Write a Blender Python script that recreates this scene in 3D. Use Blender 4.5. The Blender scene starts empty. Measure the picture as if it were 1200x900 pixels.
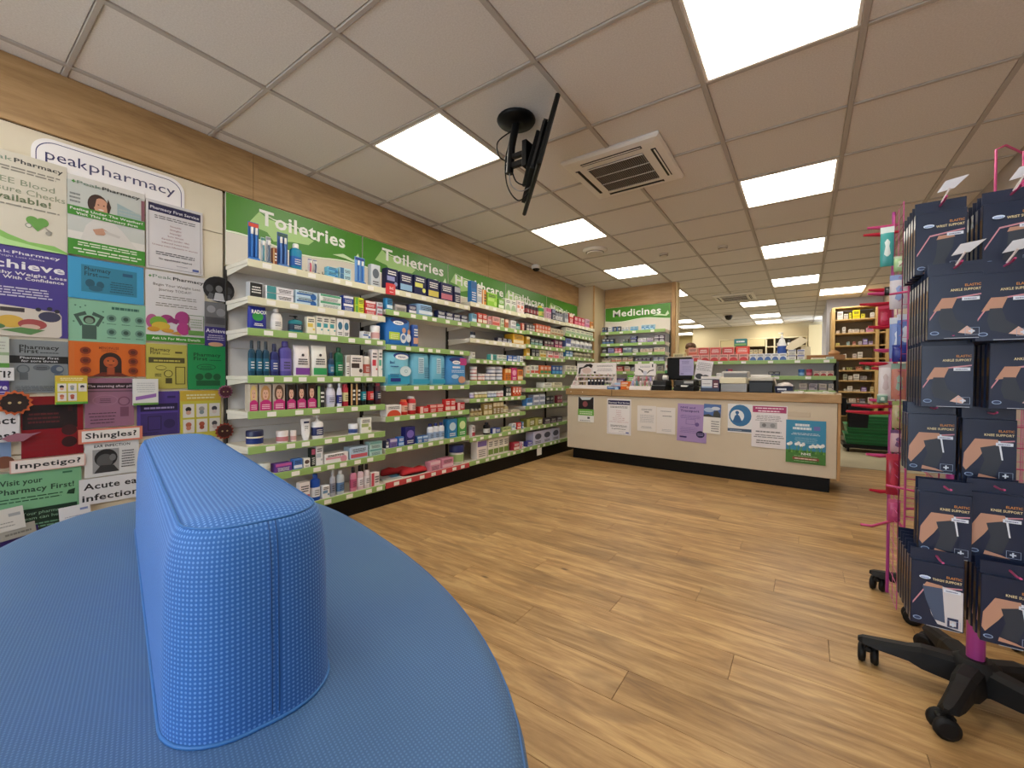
import bpy, math, random
from mathutils import Vector, Matrix
random.seed(7)
S = bpy.context.scene
COL = S.collection

# ------------------------------------------------------------------ camera
FPX, YAW, PITCH, ROLL = 487.467, .610774, -.0135478, .00600966      # focal length in pixels of the 1200 x 900 frame
CAM = Vector((2.94, 0.0, .985))
FW = Vector((-math.sin(YAW)*math.cos(PITCH), math.cos(YAW)*math.cos(PITCH), math.sin(PITCH)))
_r = Vector((math.cos(YAW), math.sin(YAW), 0)); _u = _r.cross(FW)
RT = _r*math.cos(ROLL) + _u*math.sin(ROLL)
UP = -_r*math.sin(ROLL) + _u*math.cos(ROLL)
cd = bpy.data.cameras.new('camera'); cam = bpy.data.objects.new('camera', cd); COL.objects.link(cam)
cd.sensor_width = 36; cd.lens = FPX*36/1200; cd.clip_start = .02; cd.clip_end = 60
cam.matrix_world = Matrix(((RT.x, UP.x, -FW.x, CAM.x), (RT.y, UP.y, -FW.y, CAM.y), (RT.z, UP.z, -FW.z, CAM.z), (0, 0, 0, 1)))
S.camera = cam

# ------------------------------------------------------------------ world, exposure
w = bpy.data.worlds.new('world'); S.world = w; w.use_nodes = True
bg = w.node_tree.nodes['Background']; bg.inputs[0].default_value = (.80, .90, 1.0, 1); bg.inputs[1].default_value = 6.0
S.view_settings.view_transform = 'Standard'; S.view_settings.look = 'None'
S.view_settings.exposure = 0.0; S.view_settings.gamma = 1; S.view_settings.use_curve_mapping = False
PANEL_POWER = 13.0          # emission of the ceiling light diffusers
CEIL = 2.424

# ------------------------------------------------------------------ measuring helpers
def ray(px, py): return FW + RT*((px-600)/FPX) - UP*((py-450)/FPX)
def at(px, py, ax, v):
    d = ray(px, py); return CAM + d*((v-CAM[ax])/d[ax])
def at_plane(px, py, p, n):
    d = ray(px, py); return CAM + d*((Vector(p)-CAM).dot(n)/d.dot(n))
def col_at(px, p, d):
    """parameter t so that p + t*d is seen in image column px"""
    k = RT*FPX - FW*(px-600); return -(Vector(p)-CAM).dot(k)/Vector(d).dot(k)
def depth(p): return (Vector(p)-CAM).dot(FW)

# ------------------------------------------------------------------ materials
def lin(h):
    h = h.lstrip('#'); o = []
    for i in (0, 2, 4):
        c = int(h[i:i+2], 16)/255; o.append(c/12.92 if c <= .04045 else ((c+.055)/1.055)**2.4)
    return (*o, 1)
_M = {}
def M(h, rough=.5, metal=0, spec=.5, trans=0, alpha=1):
    k = (h, rough, metal, spec, trans, alpha)
    if k not in _M:
        m = bpy.data.materials.new('paint_'+h.lstrip('#')); m.use_nodes = True
        b = m.node_tree.nodes['Principled BSDF']
        b.inputs['Base Color'].default_value = lin(h); b.inputs['Roughness'].default_value = rough
        b.inputs['Metallic'].default_value = metal; b.inputs['Specular IOR Level'].default_value = spec
        b.inputs['Transmission Weight'].default_value = trans; b.inputs['Alpha'].default_value = alpha
        _M[k] = m
    return _M[k]
class NT:
    def __init__(s, name):
        s.m = bpy.data.materials.new(name); s.m.use_nodes = True; s.t = s.m.node_tree; s.b = s.t.nodes['Principled BSDF']
    def n(s, typ, **kw):
        o = s.t.nodes.new(typ)
        for k, v in kw.items():
            if k.startswith('i_'):
                key = k[2:]; key = int(key) if key.isdigit() else key.replace('_', ' ')
                o.inputs[key].default_value = v
            else: setattr(o, k, v)
        return o
    def l(s, a, b): s.t.links.new(a, b)
    def ramp(s, fac, stops):
        r = s.n('ShaderNodeValToRGB'); e = r.color_ramp.elements
        while len(e) < len(stops): e.new(.5)
        for q, (p, c) in zip(e, stops): q.position = p; q.color = lin(c)
        s.l(fac, r.inputs[0]); return r.outputs[0]
    def mapping(s, src='Object', scale=(1, 1, 1), rot=(0, 0, 0)):
        tc = s.n('ShaderNodeTexCoord'); mp = s.n('ShaderNodeMapping')
        mp.inputs['Scale'].default_value = scale; mp.inputs['Rotation'].default_value = rot
        s.l(tc.outputs[src], mp.inputs[0]); return mp.outputs[0]
    def bump(s, h, strength=.2, dist=.01):
        b = s.n('ShaderNodeBump'); b.inputs['Strength'].default_value = strength; b.inputs['Distance'].default_value = dist
        s.l(h, b.inputs['Height']); s.l(b.outputs[0], s.b.inputs['Normal'])
def noisy(name, c1, c2, scale=4, rough=.7, detail=4, bump=0, stretch=(1, 1, 1), spec=.4):
    k = NT(name); v = k.mapping(scale=stretch)
    nz = k.n('ShaderNodeTexNoise', i_Scale=scale, i_Detail=detail); k.l(v, nz.inputs['Vector'])
    k.l(k.ramp(nz.outputs['Fac'], [(.3, c1), (.7, c2)]), k.b.inputs['Base Color'])
    k.b.inputs['Roughness'].default_value = rough; k.b.inputs['Specular IOR Level'].default_value = spec
    if bump: k.bump(nz.outputs['Fac'], bump, .004)
    return k.m
def wood(name, dark, mid, light, axis='X', scale=1.0, rough=.5, rand=.0, fine=1.0, spec=.4, knots=None):
    """long grained timber; the grain runs along the given object axis"""
    k = NT(name)
    sc = {'X': (1.1, 9, 9), 'Y': (9, 1.1, 9), 'Z': (9, 9, 1.1)}[axis]
    tc = k.n('ShaderNodeTexCoord'); vec = tc.outputs['Object']
    oi = k.n('ShaderNodeObjectInfo')
    if rand:
        wn = k.n('ShaderNodeVectorMath', operation='SCALE'); cx = k.n('ShaderNodeCombineXYZ')
        for i in range(3): k.l(oi.outputs['Random'], cx.inputs[i])
        k.l(cx.outputs[0], wn.inputs[0]); wn.inputs['Scale'].default_value = 37
        ad = k.n('ShaderNodeVectorMath', operation='ADD'); k.l(vec, ad.inputs[0]); k.l(wn.outputs[0], ad.inputs[1]); vec = ad.outputs[0]
    mp = k.n('ShaderNodeMapping'); mp.inputs['Scale'].default_value = [q*scale for q in sc]; k.l(vec, mp.inputs[0])
    n1 = k.n('ShaderNodeTexNoise', i_Scale=1.6, i_Detail=6, i_Roughness=.62, i_Distortion=1.1); k.l(mp.outputs[0], n1.inputs['Vector'])
    n2 = k.n('ShaderNodeTexNoise', i_Scale=9*fine, i_Detail=3, i_Roughness=.6); k.l(mp.outputs[0], n2.inputs['Vector'])
    mx = k.n('ShaderNodeMath', operation='MULTIPLY_ADD'); k.l(n2.outputs['Fac'], mx.inputs[0]); mx.inputs[1].default_value = .35
    k.l(n1.outputs['Fac'], mx.inputs[2])
    base = k.ramp(mx.outputs[0], [(.42, dark), (.64, mid), (.86, light)])
    if knots:
        n3 = k.n('ShaderNodeTexNoise', i_Scale=2.2, i_Detail=2, i_Distortion=.6); mk = k.n('ShaderNodeMapping'); mk.inputs['Scale'].default_value = (1.6, 4, 4); k.l(vec, mk.inputs[0]); k.l(mk.outputs[0], n3.inputs['Vector'])
        r3 = k.n('ShaderNodeMapRange'); k.l(n3.outputs['Fac'], r3.inputs[0]); r3.inputs['From Min'].default_value = .56; r3.inputs['From Max'].default_value = .78; r3.inputs['To Max'].default_value = .62
        m3 = k.n('ShaderNodeMath', operation='MULTIPLY'); k.l(r3.outputs[0], m3.inputs[0]); k.l(n2.outputs['Fac'], m3.inputs[1]); m4 = k.n('ShaderNodeMath', operation='MULTIPLY'); k.l(m3.outputs[0], m4.inputs[0]); m4.inputs[1].default_value = 1.9
        x3 = k.n('ShaderNodeMix', data_type='RGBA'); k.l(m4.outputs[0], x3.inputs[0]); k.l(base, x3.inputs[6]); x3.inputs[7].default_value = lin(knots); base = x3.outputs[2]
        vo = k.n('ShaderNodeTexVoronoi', i_Scale=1.5); mv = k.n('ShaderNodeMapping'); mv.inputs['Scale'].default_value = (1.0, 2.4, 1); k.l(vec, mv.inputs[0]); k.l(mv.outputs[0], vo.inputs['Vector'])
        r4 = k.n('ShaderNodeMapRange', interpolation_type='SMOOTHSTEP'); k.l(vo.outputs['Distance'], r4.inputs[0]); r4.inputs['From Min'].default_value = .012; r4.inputs['From Max'].default_value = .05; r4.inputs['To Min'].default_value = .8; r4.inputs['To Max'].default_value = 0
        x4 = k.n('ShaderNodeMix', data_type='RGBA'); k.l(r4.outputs[0], x4.inputs[0]); k.l(base, x4.inputs[6]); x4.inputs[7].default_value = lin('4a3018'); base = x4.outputs[2]
    if rand:
        hs = k.n('ShaderNodeHueSaturation'); k.l(base, hs.inputs['Color'])
        mr = k.n('ShaderNodeMapRange'); k.l(oi.outputs['Random'], mr.inputs[0]); mr.inputs['To Min'].default_value = 1-rand; mr.inputs['To Max'].default_value = 1+rand
        k.l(mr.outputs[0], hs.inputs['Value']); base = hs.outputs[0]
    k.l(base, k.b.inputs['Base Color']); k.b.inputs['Roughness'].default_value = rough; k.b.inputs['Specular IOR Level'].default_value = spec
    k.bump(n2.outputs['Fac'], .08, .002)
    return k.m
def fabric(name, base, dot, pitch, hi):
    """woven cover: a light square-set dot on a blue ground, in the mesh's own metre UVs"""
    k = NT(name)
    uv = k.n('ShaderNodeUVMap'); sc = k.n('ShaderNodeVectorMath', operation='SCALE'); sc.inputs['Scale'].default_value = 1/pitch
    k.l(uv.outputs[0], sc.inputs[0])
    fr = k.n('ShaderNodeVectorMath', operation='FRACTION'); k.l(sc.outputs[0], fr.inputs[0])
    sb = k.n('ShaderNodeVectorMath', operation='SUBTRACT'); sb.inputs[1].default_value = (.5, .5, 0); k.l(fr.outputs[0], sb.inputs[0])
    ln = k.n('ShaderNodeVectorMath', operation='LENGTH'); k.l(sb.outputs[0], ln.inputs[0])
    mr = k.n('ShaderNodeMapRange', interpolation_type='SMOOTHSTEP'); k.l(ln.outputs['Value'], mr.inputs[0])
    mr.inputs['From Min'].default_value = .17; mr.inputs['From Max'].default_value = .36; mr.inputs['To Min'].default_value = 1; mr.inputs['To Max'].default_value = 0
    nz = k.n('ShaderNodeTexNoise', i_Scale=3.0, i_Detail=3)
    tc = k.n('ShaderNodeTexCoord'); k.l(tc.outputs['Object'], nz.inputs['Vector'])
    g = k.ramp(nz.outputs['Fac'], [(.35, base), (.7, hi)])
    mx = k.n('ShaderNodeMix', data_type='RGBA'); k.l(mr.outputs[0], mx.inputs[0]); k.l(g, mx.inputs[6]); mx.inputs[7].default_value = lin(dot)
    k.l(mx.outputs[2], k.b.inputs['Base Color']); k.b.inputs['Roughness'].default_value = .62
    k.b.inputs['Specular IOR Level'].default_value = .35
    k.b.inputs['Sheen Weight'].default_value = .08
    k.bump(mr.outputs[0], .25, .002)
    return k.m
def emit(name, c, s):
    m = bpy.data.materials.new(name); m.use_nodes = True; t = m.node_tree
    t.nodes.remove(t.nodes['Principled BSDF']); e = t.nodes.new('ShaderNodeEmission')
    e.inputs[0].default_value = lin(c); e.inputs[1].default_value = s
    t.links.new(e.outputs[0], t.nodes['Material Output'].inputs[0]); return m

# ------------------------------------------------------------------ mesh helpers
class MB:
    def __init__(s): s.v = []; s.f = []; s.mi = []; s.mats = []; s.uv = None; s.sm = []
    def slot(s, m):
        if m not in s.mats: s.mats.append(m)
        return s.mats.index(m)
    def add(s, vs, fs, m, smooth=False):
        o = len(s.v); s.v += [tuple(v) for v in vs]; k = s.slot(m)
        for f in fs: s.f.append([i+o for i in f]); s.mi.append(k); s.sm.append(smooth)
        return s
    def box(s, x0, x1, y0, y1, z0, z1, m):
        return s.add([(x, y, z) for z in (z0, z1) for y in (y0, y1) for x in (x0, x1)],
                     [(0, 2, 3, 1), (4, 5, 7, 6), (0, 1, 5, 4), (2, 6, 7, 3), (0, 4, 6, 2), (1, 3, 7, 5)], m)
    def loft(s, rings, m, cap=True, smooth=False, closed=True):
        n = len(rings[0]); vs = [p for r in rings for p in r]; fs = []
        for a in range(len(rings)-1):
            for i in range(n if closed else n-1):
                j = (i+1) % n; fs.append((a*n+i, a*n+j, (a+1)*n+j, (a+1)*n+i))
        s.add(vs, fs, m, smooth)
        if cap:
            s.add(rings[0], [tuple(range(n-1, -1, -1))], m); s.add(rings[-1], [tuple(range(n))], m)
        return s
    def bbox(s, x0, x1, y0, y1, z0, z1, m, b=.002):
        """box with chamfered edges"""
        def R(i, z): 
            return [(x0+i+b, y0+i, z), (x1-i-b, y0+i, z), (x1-i, y0+i+b, z), (x1-i, y1-i-b, z), (x1-i-b, y1-i, z), (x0+i+b, y1-i, z), (x0+i, y1-i-b, z), (x0+i, y0+i+b, z)]
        return s.loft([R(b, z0), R(0, z0+b), R(0, z1-b), R(b, z1)], m)
    def lathe(s, prof, m, n=14, c=(0, 0), sx=1, sy=1, smooth=True, e=2.0):
        rings = []
        for r, z in prof:
            ring = []
            for i in range(n):
                a = 2*math.pi*i/n; ca, sa = math.cos(a), math.sin(a)
                q = 1 if e == 2 else 1/((abs(ca)**e+abs(sa)**e)**(1/e))
                ring.append((c[0]+r*sx*ca*q, c[1]+r*sy*sa*q, z))
            rings.append(ring)
        return s.loft(rings, m, smooth=smooth)
    def tube(s, pts, r, m, n=8, smooth=True, cap=True):
        pts = [Vector(p) for p in pts]; rings = []; ref = None
        for i, p in enumerate(pts):
            t = (pts[min(i+1, len(pts)-1)]-pts[max(i-1, 0)]).normalized()
            if ref is None: ref = Vector((0, 0, 1)) if abs(t.z) < .9 else Vector((1, 0, 0))
            a = (ref - t*ref.dot(t)).normalized(); b = t.cross(a); ref = a
            rr = r[i] if isinstance(r, (list, tuple)) else r
            rings.append([p + a*rr*math.cos(2*math.pi*k/n) + b*rr*math.sin(2*math.pi*k/n) for k in range(n)])
        return s.loft(rings, m, smooth=smooth, cap=cap)
    def mesh(s, name):
        me = bpy.data.meshes.new(name); me.from_pydata(s.v, [], s.f)
        for m in s.mats: me.materials.append(m)
        me.polygons.foreach_set('material_index', s.mi); me.polygons.foreach_set('use_smooth', s.sm)
        me.update(); return me
def obj(name, me, parent=None, loc=(0, 0, 0), rz=0, rot=None):
    if isinstance(me, MB): me = me.mesh(name)
    o = bpy.data.objects.new(name, me); COL.objects.link(o); o.location = loc
    o.rotation_euler = rot if rot else (0, 0, rz)
    if parent: o.parent = parent
    return o
def tag(o, label, cat, group=None, kind=None):
    o['label'] = label; o['category'] = cat
    if group: o['group'] = group
    if kind: o['kind'] = kind
    return o
def thing(name, label, cat, loc=(0, 0, 0), rz=0, group=None, kind=None, rot=None):
    return tag(obj(name, None, None, loc, rz, rot), label, cat, group, kind)
def struct(name, mb, label, cat):
    return tag(obj(name, mb), label, cat, kind='structure')

# ------------------------------------------------------------------ flat print
def tone(h, k): return h if k == 1 else ''.join('%02x' % int(int(h[i:i+2], 16)*k) for i in (0, 2, 4))
_TX = {}
def text2d(s, bold=False):
    k = (s, bold)
    if k not in _TX:
        c = bpy.data.curves.new('lettering', 'FONT'); c.body = s; c.resolution_u = 2; c.offset = .022 if bold else 0
        if bold: c.space_character = 1.06
        o = bpy.data.objects.new('lettering', c); me = o.to_mesh()
        _TX[k] = ([(v.co.x, v.co.y) for v in me.vertices], [tuple(p.vertices) for p in me.polygons])
        o.to_mesh_clear(); bpy.data.objects.remove(o); bpy.data.curves.remove(c)
    return _TX[k]
class Print:
    """shapes on a sheet; u to the right 0..W, v up 0..H, laid on local plane y = -t (front faces local -Y)"""
    def __init__(s, W, H, y0=0, step=.00025, org=(0, 0), ink=1.0): s.k = ink; s.mb = MB(); s.W = W; s.H = H; s.y = y0; s.step = step; s.o = org
    def _p(s, pts, m, fs=None):
        s.y -= s.step
        s.mb.add([(s.o[0]+a*s.W, s.y, s.o[1]+b*s.H) for a, b in pts], fs or [tuple(range(len(pts)))], m); return s
    def m(s, c): return M(tone(c, s.k))
    def r(s, u0, v0, u1, v1, c): return s._p([(u0, v0), (u1, v0), (u1, v1), (u0, v1)], s.m(c))
    def p(s, pts, c): return s._p(pts, s.m(c))
    def e(s, u, v, ru, c, rv=None, n=20, a0=0, a1=360):
        rv = ru*s.W/s.H if rv is None else rv
        return s._p([(u+ru*math.cos(math.radians(a0+(a1-a0)*i/n)), v+rv*math.sin(math.radians(a0+(a1-a0)*i/n))) for i in range(n if a1-a0 == 360 else n+1)], s.m(c))
    def lines(s, u0, v0, u1, v1, n, c, fill=.45, rag=.15):
        rnd = random.Random(int(u0*997+v0*631+n*17)); d = (v1-v0)/n; m = s.m(c); s.y -= s.step
        for i in range(n):
            w = (u1-u0)*(1-rag*rnd.random()); a = u0+(u1-u0-w)/2; b = v0+d*i
            # broken into words
            x = a
            while x < a+w:
                l = min((u1-u0)*(.06+.12*rnd.random()), a+w-x)
                s.mb.add([(s.o[0]+q*s.W, s.y, s.o[1]+z*s.H) for q, z in ((x, b), (x+l, b), (x+l, b+d*fill), (x, b+d*fill))], [(0, 1, 2, 3)], m)
                x += l+(u1-u0)*.02
        return s
    def t(s, txt, u, v, h, c, al='c', w=None, bold=False, shear=0):
        """text with its baseline at v, cap height h (of the sheet's height), squeezed to width w"""
        vs, fs = text2d(txt, bold)
        if not vs: return s
        x0 = min(a for a, b in vs); x1 = max(a for a, b in vs)
        k = h*s.H/.70; kx = k
        if w: kx = w*s.W/(x1-x0)
        W = (x1-x0)*kx; off = {'l': 0, 'c': -W/2, 'r': -W}[al]
        s.y -= s.step
        s.mb.add([(s.o[0]+u*s.W+off+(a-x0)*kx, s.y, s.o[1]+v*s.H+b*k) for a, b in vs], fs, s.m(c)); return s
    def frame(s, u0, v0, u1, v1, th, c):
        tv = th*s.W/s.H
        for a in ((u0, v0, u1, v0+tv), (u0, v1-tv, u1, v1), (u0, v0, u0+th, v1), (u1-th, v0, u1, v1)): s.r(*a, c)
        return s
ORD = ['', 'first', 'second', 'third', 'fourth', 'fifth', 'sixth', 'seventh', 'eighth', 'ninth', 'tenth', 'eleventh', 'twelfth', '13th', '14th', '15th', '16th', '17th', '18th', '19th', '20th',
       '21st', '22nd', '23rd', '24th', '25th', '26th', '27th', '28th', '29th', '30th', '31st', '32nd', '33rd', '34th', '35th', '36th']
# ================================================================== the room
cream = noisy('wall_cream', 'ddd3bd', 'd2c7ae', 2.5, .65)
beige = noisy('wall_beige', 'cfc3a4', 'c3b696', 1.5, .8)
bluewall = noisy('wall_bluegrey', 'c3c3cc', 'b4b4bf', 1.5, .8)
oak = wood('oak_laminate', '8d6d48', 'a68459', 'b8966a', 'Y', .9, .5)
oakx = wood('oak_laminate_across', '8d6d48', 'a68459', 'b8966a', 'X', .9, .5)
oakz = wood('oak_upright', '9a744a', 'b58b5a', 'c89f6c', 'Z', .9, .5)
plank_m = wood('oak_vinyl_plank', '80603a', 'aa8555', 'cba772', 'X', 1.0, .42, rand=.12, spec=.45, knots='6e5236')
lino = noisy('vinyl_beige', 'b9b096', 'aaa187', 3, .45)
tile_m = noisy('mineral_fibre_tile', 'e3ddd6', 'd7d0c8', 140, .9, 2, .15, spec=.2)
grid_m = M('b3aaa0', .6); black = M('050506', .5, 0, .25); blackmatt = M('0e0e10', .6, 0, .35)

XR = 4.03
# floor: base and single planks
fl = struct('floor', MB().box(-.05, XR+.1, -2.6, 6.04, -.06, -.004, M('4a3520', .8)), 'wood plank floor of the shop', 'floor')
pm = MB().bbox(0, 1, 0, 1, -.004, 0, plank_m, .0012).mesh('plank')
PW = .152; y = -1.52; ri = 0
while y < 6.03:
    x = -.05 - (ri*.47 % 1.22); y1 = min(y+PW, 6.04)
    while x < XR+.05:
        L = 1.22; a = max(x, -.05); b = min(x+L, XR+.05)
        if b-a > .05:
            mb = MB().bbox(0, b-a-.0012, 0, y1-y-.0012, -.004, 0, plank_m, .0009)
            obj('plank', mb, fl, (a, y, 0))
        x += L
    y += PW; ri += 1
struct('floor_rear', MB().box(-2.2, XR+.1, 6.04, 15.2, -.06, .001, lino), 'pale beige vinyl floor of the dispensary behind the counter', 'floor')
obj('floor_joint', MB().box(-.05, XR, 6.03, 6.05, -.001, .003, M('8d8168', .4, .5)), fl)

# ceiling: grid of tiles, runners, light panels
X0, Y0, T = .124, .413, .6
lights = {(1, -1), (4, -1), (1, 2), (4, 2), (1, 5), (4, 5), (1, 8), (4, 8), (1, 11), (4, 11), (3, 14), (3, 17), (3, 19), (5, 13), (0, 14), (0, 17), (0, 19), (-1, 22)}
ce = struct('ceiling', MB().box(-2.2, XR+.1, -2.6, 15.2, CEIL+.03, CEIL+.09, M('8f867c', .9)), 'suspended ceiling of white mineral tiles in a grid', 'ceiling')
tm = MB().bbox(.012, T-.012, .012, T-.012, 0, .012, tile_m, .003).mesh('ceiling_tile')
for i in range(-3, 7):
    for j in range(-5, 25):
        if (i, j) in lights: continue
        x, y = X0+T*i, Y0+T*j
        if i < -1 and j < 10: continue
        if i == -1 and j < 10:
            obj('ceiling_tile', MB().bbox(0, X0-.012, .012, T-.012, 0, .012, tile_m, .003), ce, (0, y, CEIL+.002)); continue
        if i == 6:
            obj('ceiling_tile', MB().bbox(.012, XR-x, .012, T-.012, 0, .012, tile_m, .003), ce, (x, y, CEIL+.002)); continue
        obj('ceiling_tile', tm, ce, (x, y, CEIL+.002))
for i in range(-2, 7):
    y0 = -2.59 if i >= 0 else 6.5
    obj('ceiling_runner', MB().bbox(-.012, .012, y0, 14.9, -.006, .03, grid_m, .002), ce, (X0+T*i, 0, CEIL))
for j in range(-5, 25):
    x0 = 0 if j < 10 else -2.1
    obj('ceiling_cross_bar', MB().bbox(x0, XR, -.010, .010, -.004, .03, grid_m, .002), ce, (0, Y0+T*j, CEIL))
glow = emit('led_diffuser', 'fff6e6', PANEL_POWER)
fr = MB()
for a in ((.012, T-.012, .012, .026), (.012, T-.012, T-.026, T-.012), (.012, .026, .026, T-.026), (T-.026, T-.012, .026, T-.026)): fr.bbox(*a, -.004, .02, M('efe9df', .4), .002)
fr = fr.mesh('frame'); df = MB().bbox(.026, T-.026, .026, T-.026, .0, .012, glow, .003).mesh('diffuser')
LN = {(1, -1): 'behind the seat', (4, -1): 'behind the camera', (1, 2): 'nearest the hanging television', (4, 2): 'at the top of the picture', (1, 5): 'left of the air conditioner grille', (4, 5): 'right of the air conditioner grille',
      (1, 8): 'in front of the medicines fascia', (4, 8): 'second beyond the air conditioner on the right', (1, 11): 'just behind the medicines partition', (4, 11): 'third beyond the air conditioner on the right',
      (3, 14): 'beside the far air conditioner', (3, 17): 'between two far panels over the dispensary', (3, 19): 'farthest in its row over the dispensary', (5, 13): 'over the timber dispensary shelves',
      (0, 14): 'hidden behind the partition', (0, 17): 'behind the partition, nearer of two', (0, 19): 'behind the partition, farther of two', (-1, 22): 'at the far rear left of the dispensary'}
for k in sorted(lights):
    t = thing('ceiling_light', 'square white light panel in the ceiling '+LN[k], 'ceiling light', (X0+T*k[0], Y0+T*k[1], CEIL), group='square ceiling light panels')
    obj('frame', fr, t); obj('diffuser', df, t)

# left wall with oak fascia and cream lower lining
struct('wall_left', MB().box(-.12, -.02, -2.6, 6.43, 0, CEIL+.03, cream), 'cream left wall behind posters and shelves', 'wall')
lw = struct('wall_lining', MB().box(-.02, -.004, -2.59, 1.085, 0, 2.125, M('a39a86', .8)), 'cream panelled lining behind the posters', 'wall')
for k, (za, zb) in enumerate(((.0, .62), (.62, 1.24), (1.24, 1.86), (1.86, 2.125))):
    for ya, yb in ((-2.59, -1.1), (-1.1, -.1), (-.1, 1.085)):
        obj('panel', MB().bbox(-.004, .004, ya+.002, yb-.002, za+.002, zb-.002, cream, .002), lw)
ft = struct('trim_1', MB().box(-.02, .0, -2.59, 6.0, 2.125, CEIL, M('3a2a18', .8)), 'oak fascia band along the top of the left wall', 'trim')
for a, b in ((-2.59, -1.2), (-1.2, 1.25), (1.25, 3.7), (3.7, 5.99)):
    obj('fascia_board', MB().bbox(0, .018, a+.001, b-.001, 2.127, CEIL-.001, oak, .0015), ft)
# boxed column in the corner
cl = struct('column', MB().bbox(-.02, .275, 6.0, 6.44, 0, CEIL, M('cbb795', .6), .002), 'beige boxed column in the corner beside the medicines bay', 'column')
obj('corner_strip', MB().bbox(.262, .285, 5.992, 6.008, 0, CEIL, oakz, .002), cl)
# medicines partition wall
pw = struct('wall_partition', MB().box(.275, 1.33, 6.43, 6.55, 0, CEIL, M('d9cfb9', .7)), 'partition wall carrying the far medicines shelves', 'wall')
obj('fascia_board', MB().bbox(.285, 1.335, 6.405, 6.428, 2.127, CEIL-.001, oakx, .0015), pw)
obj('end_post', MB().bbox(1.33, 1.385, 6.40, 6.56, 0, CEIL-.002, oakz, .003), pw)
obj('end_post_strip', MB().bbox(1.386, 1.41, 6.42, 6.54, 0, CEIL-.002, M('d8c294', .6), .003), pw)
# right, front, rear walls
struct('wall_right', MB().box(XR, XR+.1, -2.6, 9.45, 0, CEIL+.03, noisy('wall_mauve', 'b7aaa2', 'aa9d95', 2, .8)), 'plain greyish right wall behind the display racks', 'wall')
struct('wall_dispensary', MB().box(3.27, XR, 9.35, 9.45, 0, CEIL+.03, bluewall).box(3.27, 3.34, 9.45, 11.6, 0, CEIL+.03, bluewall), 'blue grey wall behind the timber dispensary shelves', 'wall')
rw = struct('wall_rear', MB().box(.33, XR, 12.72, 12.85, 0, CEIL+.03, beige).box(.33, .43, 12.85, 15.0, 0, CEIL+.03, beige).box(-2.2, .33, 14.9, 15.0, 0, CEIL+.03, noisy('wall_yellowish', 'e6d9a8', 'dccf9c', 1.5, .8)), 'beige far rear wall of the dispensary', 'wall')
struct('wall_rear_left', MB().box(-2.25, -2.15, 6.5, 15.0, 0, CEIL+.03, beige).box(-2.2, -.02, 6.44, 6.54, 0, CEIL+.03, beige), 'side wall of the dispensary hidden behind the partition', 'wall')
# shop front behind the viewer: glazed opening letting daylight in
fw_ = struct('wall_front', MB().box(-.1, XR+.1, -2.7, -2.6, 2.15, CEIL+.03, cream).box(-.1, .25, -2.7, -2.6, 0, 2.15, cream).box(3.8, XR+.1, -2.7, -2.6, 0, 2.15, cream).box(.25, 3.8, -2.7, -2.6, 0, .35, cream),
             'front wall with the shop window behind the viewer', 'wall')
wn = thing('window_1', 'large glazed shop window behind the viewer', 'window', (0, 0, 0), kind='structure')
f = MB()
for x in (.25, 1.4, 2.6, 3.75): f.bbox(x, x+.05, -2.68, -2.62, .35, 2.15, M('d8d8d8', .4), .004)
f.bbox(.25, 3.8, -2.68, -2.62, .35, .40, M('d8d8d8', .4), .004).bbox(.25, 3.8, -2.68, -2.62, 2.10, 2.15, M('d8d8d8', .4), .004)
obj('window_frame', f, wn)
gm = bpy.data.materials.new('window_glass'); gm.use_nodes = True; gt = gm.node_tree; gt.nodes.remove(gt.nodes['Principled BSDF'])
g1 = gt.nodes.new('ShaderNodeBsdfTransparent'); g2 = gt.nodes.new('ShaderNodeBsdfGlossy'); g2.inputs['Roughness'].default_value = .02; g3 = gt.nodes.new('ShaderNodeMixShader'); g3.inputs[0].default_value = .06
gt.links.new(g1.outputs[0], g3.inputs[1]); gt.links.new(g2.outputs[0], g3.inputs[2]); gt.links.new(g3.outputs[0], gt.nodes['Material Output'].inputs[0])
for xa, xb in ((.30, 1.40), (1.45, 2.60), (2.65, 3.75)): obj('pane', MB().box(xa, xb, -2.653, -2.647, .40, 2.10, gm), wn)
# far wall cupboard and recessed wall shelves
t = thing('tall_cupboard', 'plain tall beige cupboard at the far end of the dispensary', 'cupboard', (3.03, 12.2, 0))
obj('body', MB().bbox(0, .28, 0, .5, 0, 2.3, M('bda97f', .6), .004), t); obj('side_edge', MB().bbox(.281, .31, 0, .5, 0, 2.3, M('8a6236', .6), .002), t)
t = thing('wall_shelf_unit', 'cream open shelf unit on the far rear wall', 'shelves', (0, 12.35, 0)); wsu = t
cw = M('d9cca8', .6)
obj('back', MB().box(1.08, 3.0, .3, .35, .9, 2.03, M('5a4c38', .8)), t)
for x in (1.08, 2.14, 2.32, 2.98): obj('upright', MB().bbox(x, x+.03, 0, .3, .9, 2.03, cw, .003), t)
for z in (1.1, 1.36, 1.60, 2.03): obj('shelf', MB().bbox(1.08, 3.01, 0, .3, z, z+.025, cw, .003), t)
obj('shelf', MB().bbox(2.17, 2.98, 0, .3, 1.81, 1.835, cw, .003), t)
obj('door_panel', MB().bbox(1.12, 2.13, -.02, -.001, 1.84, 2.02, M('d3c496', .6), .003), t)
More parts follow.
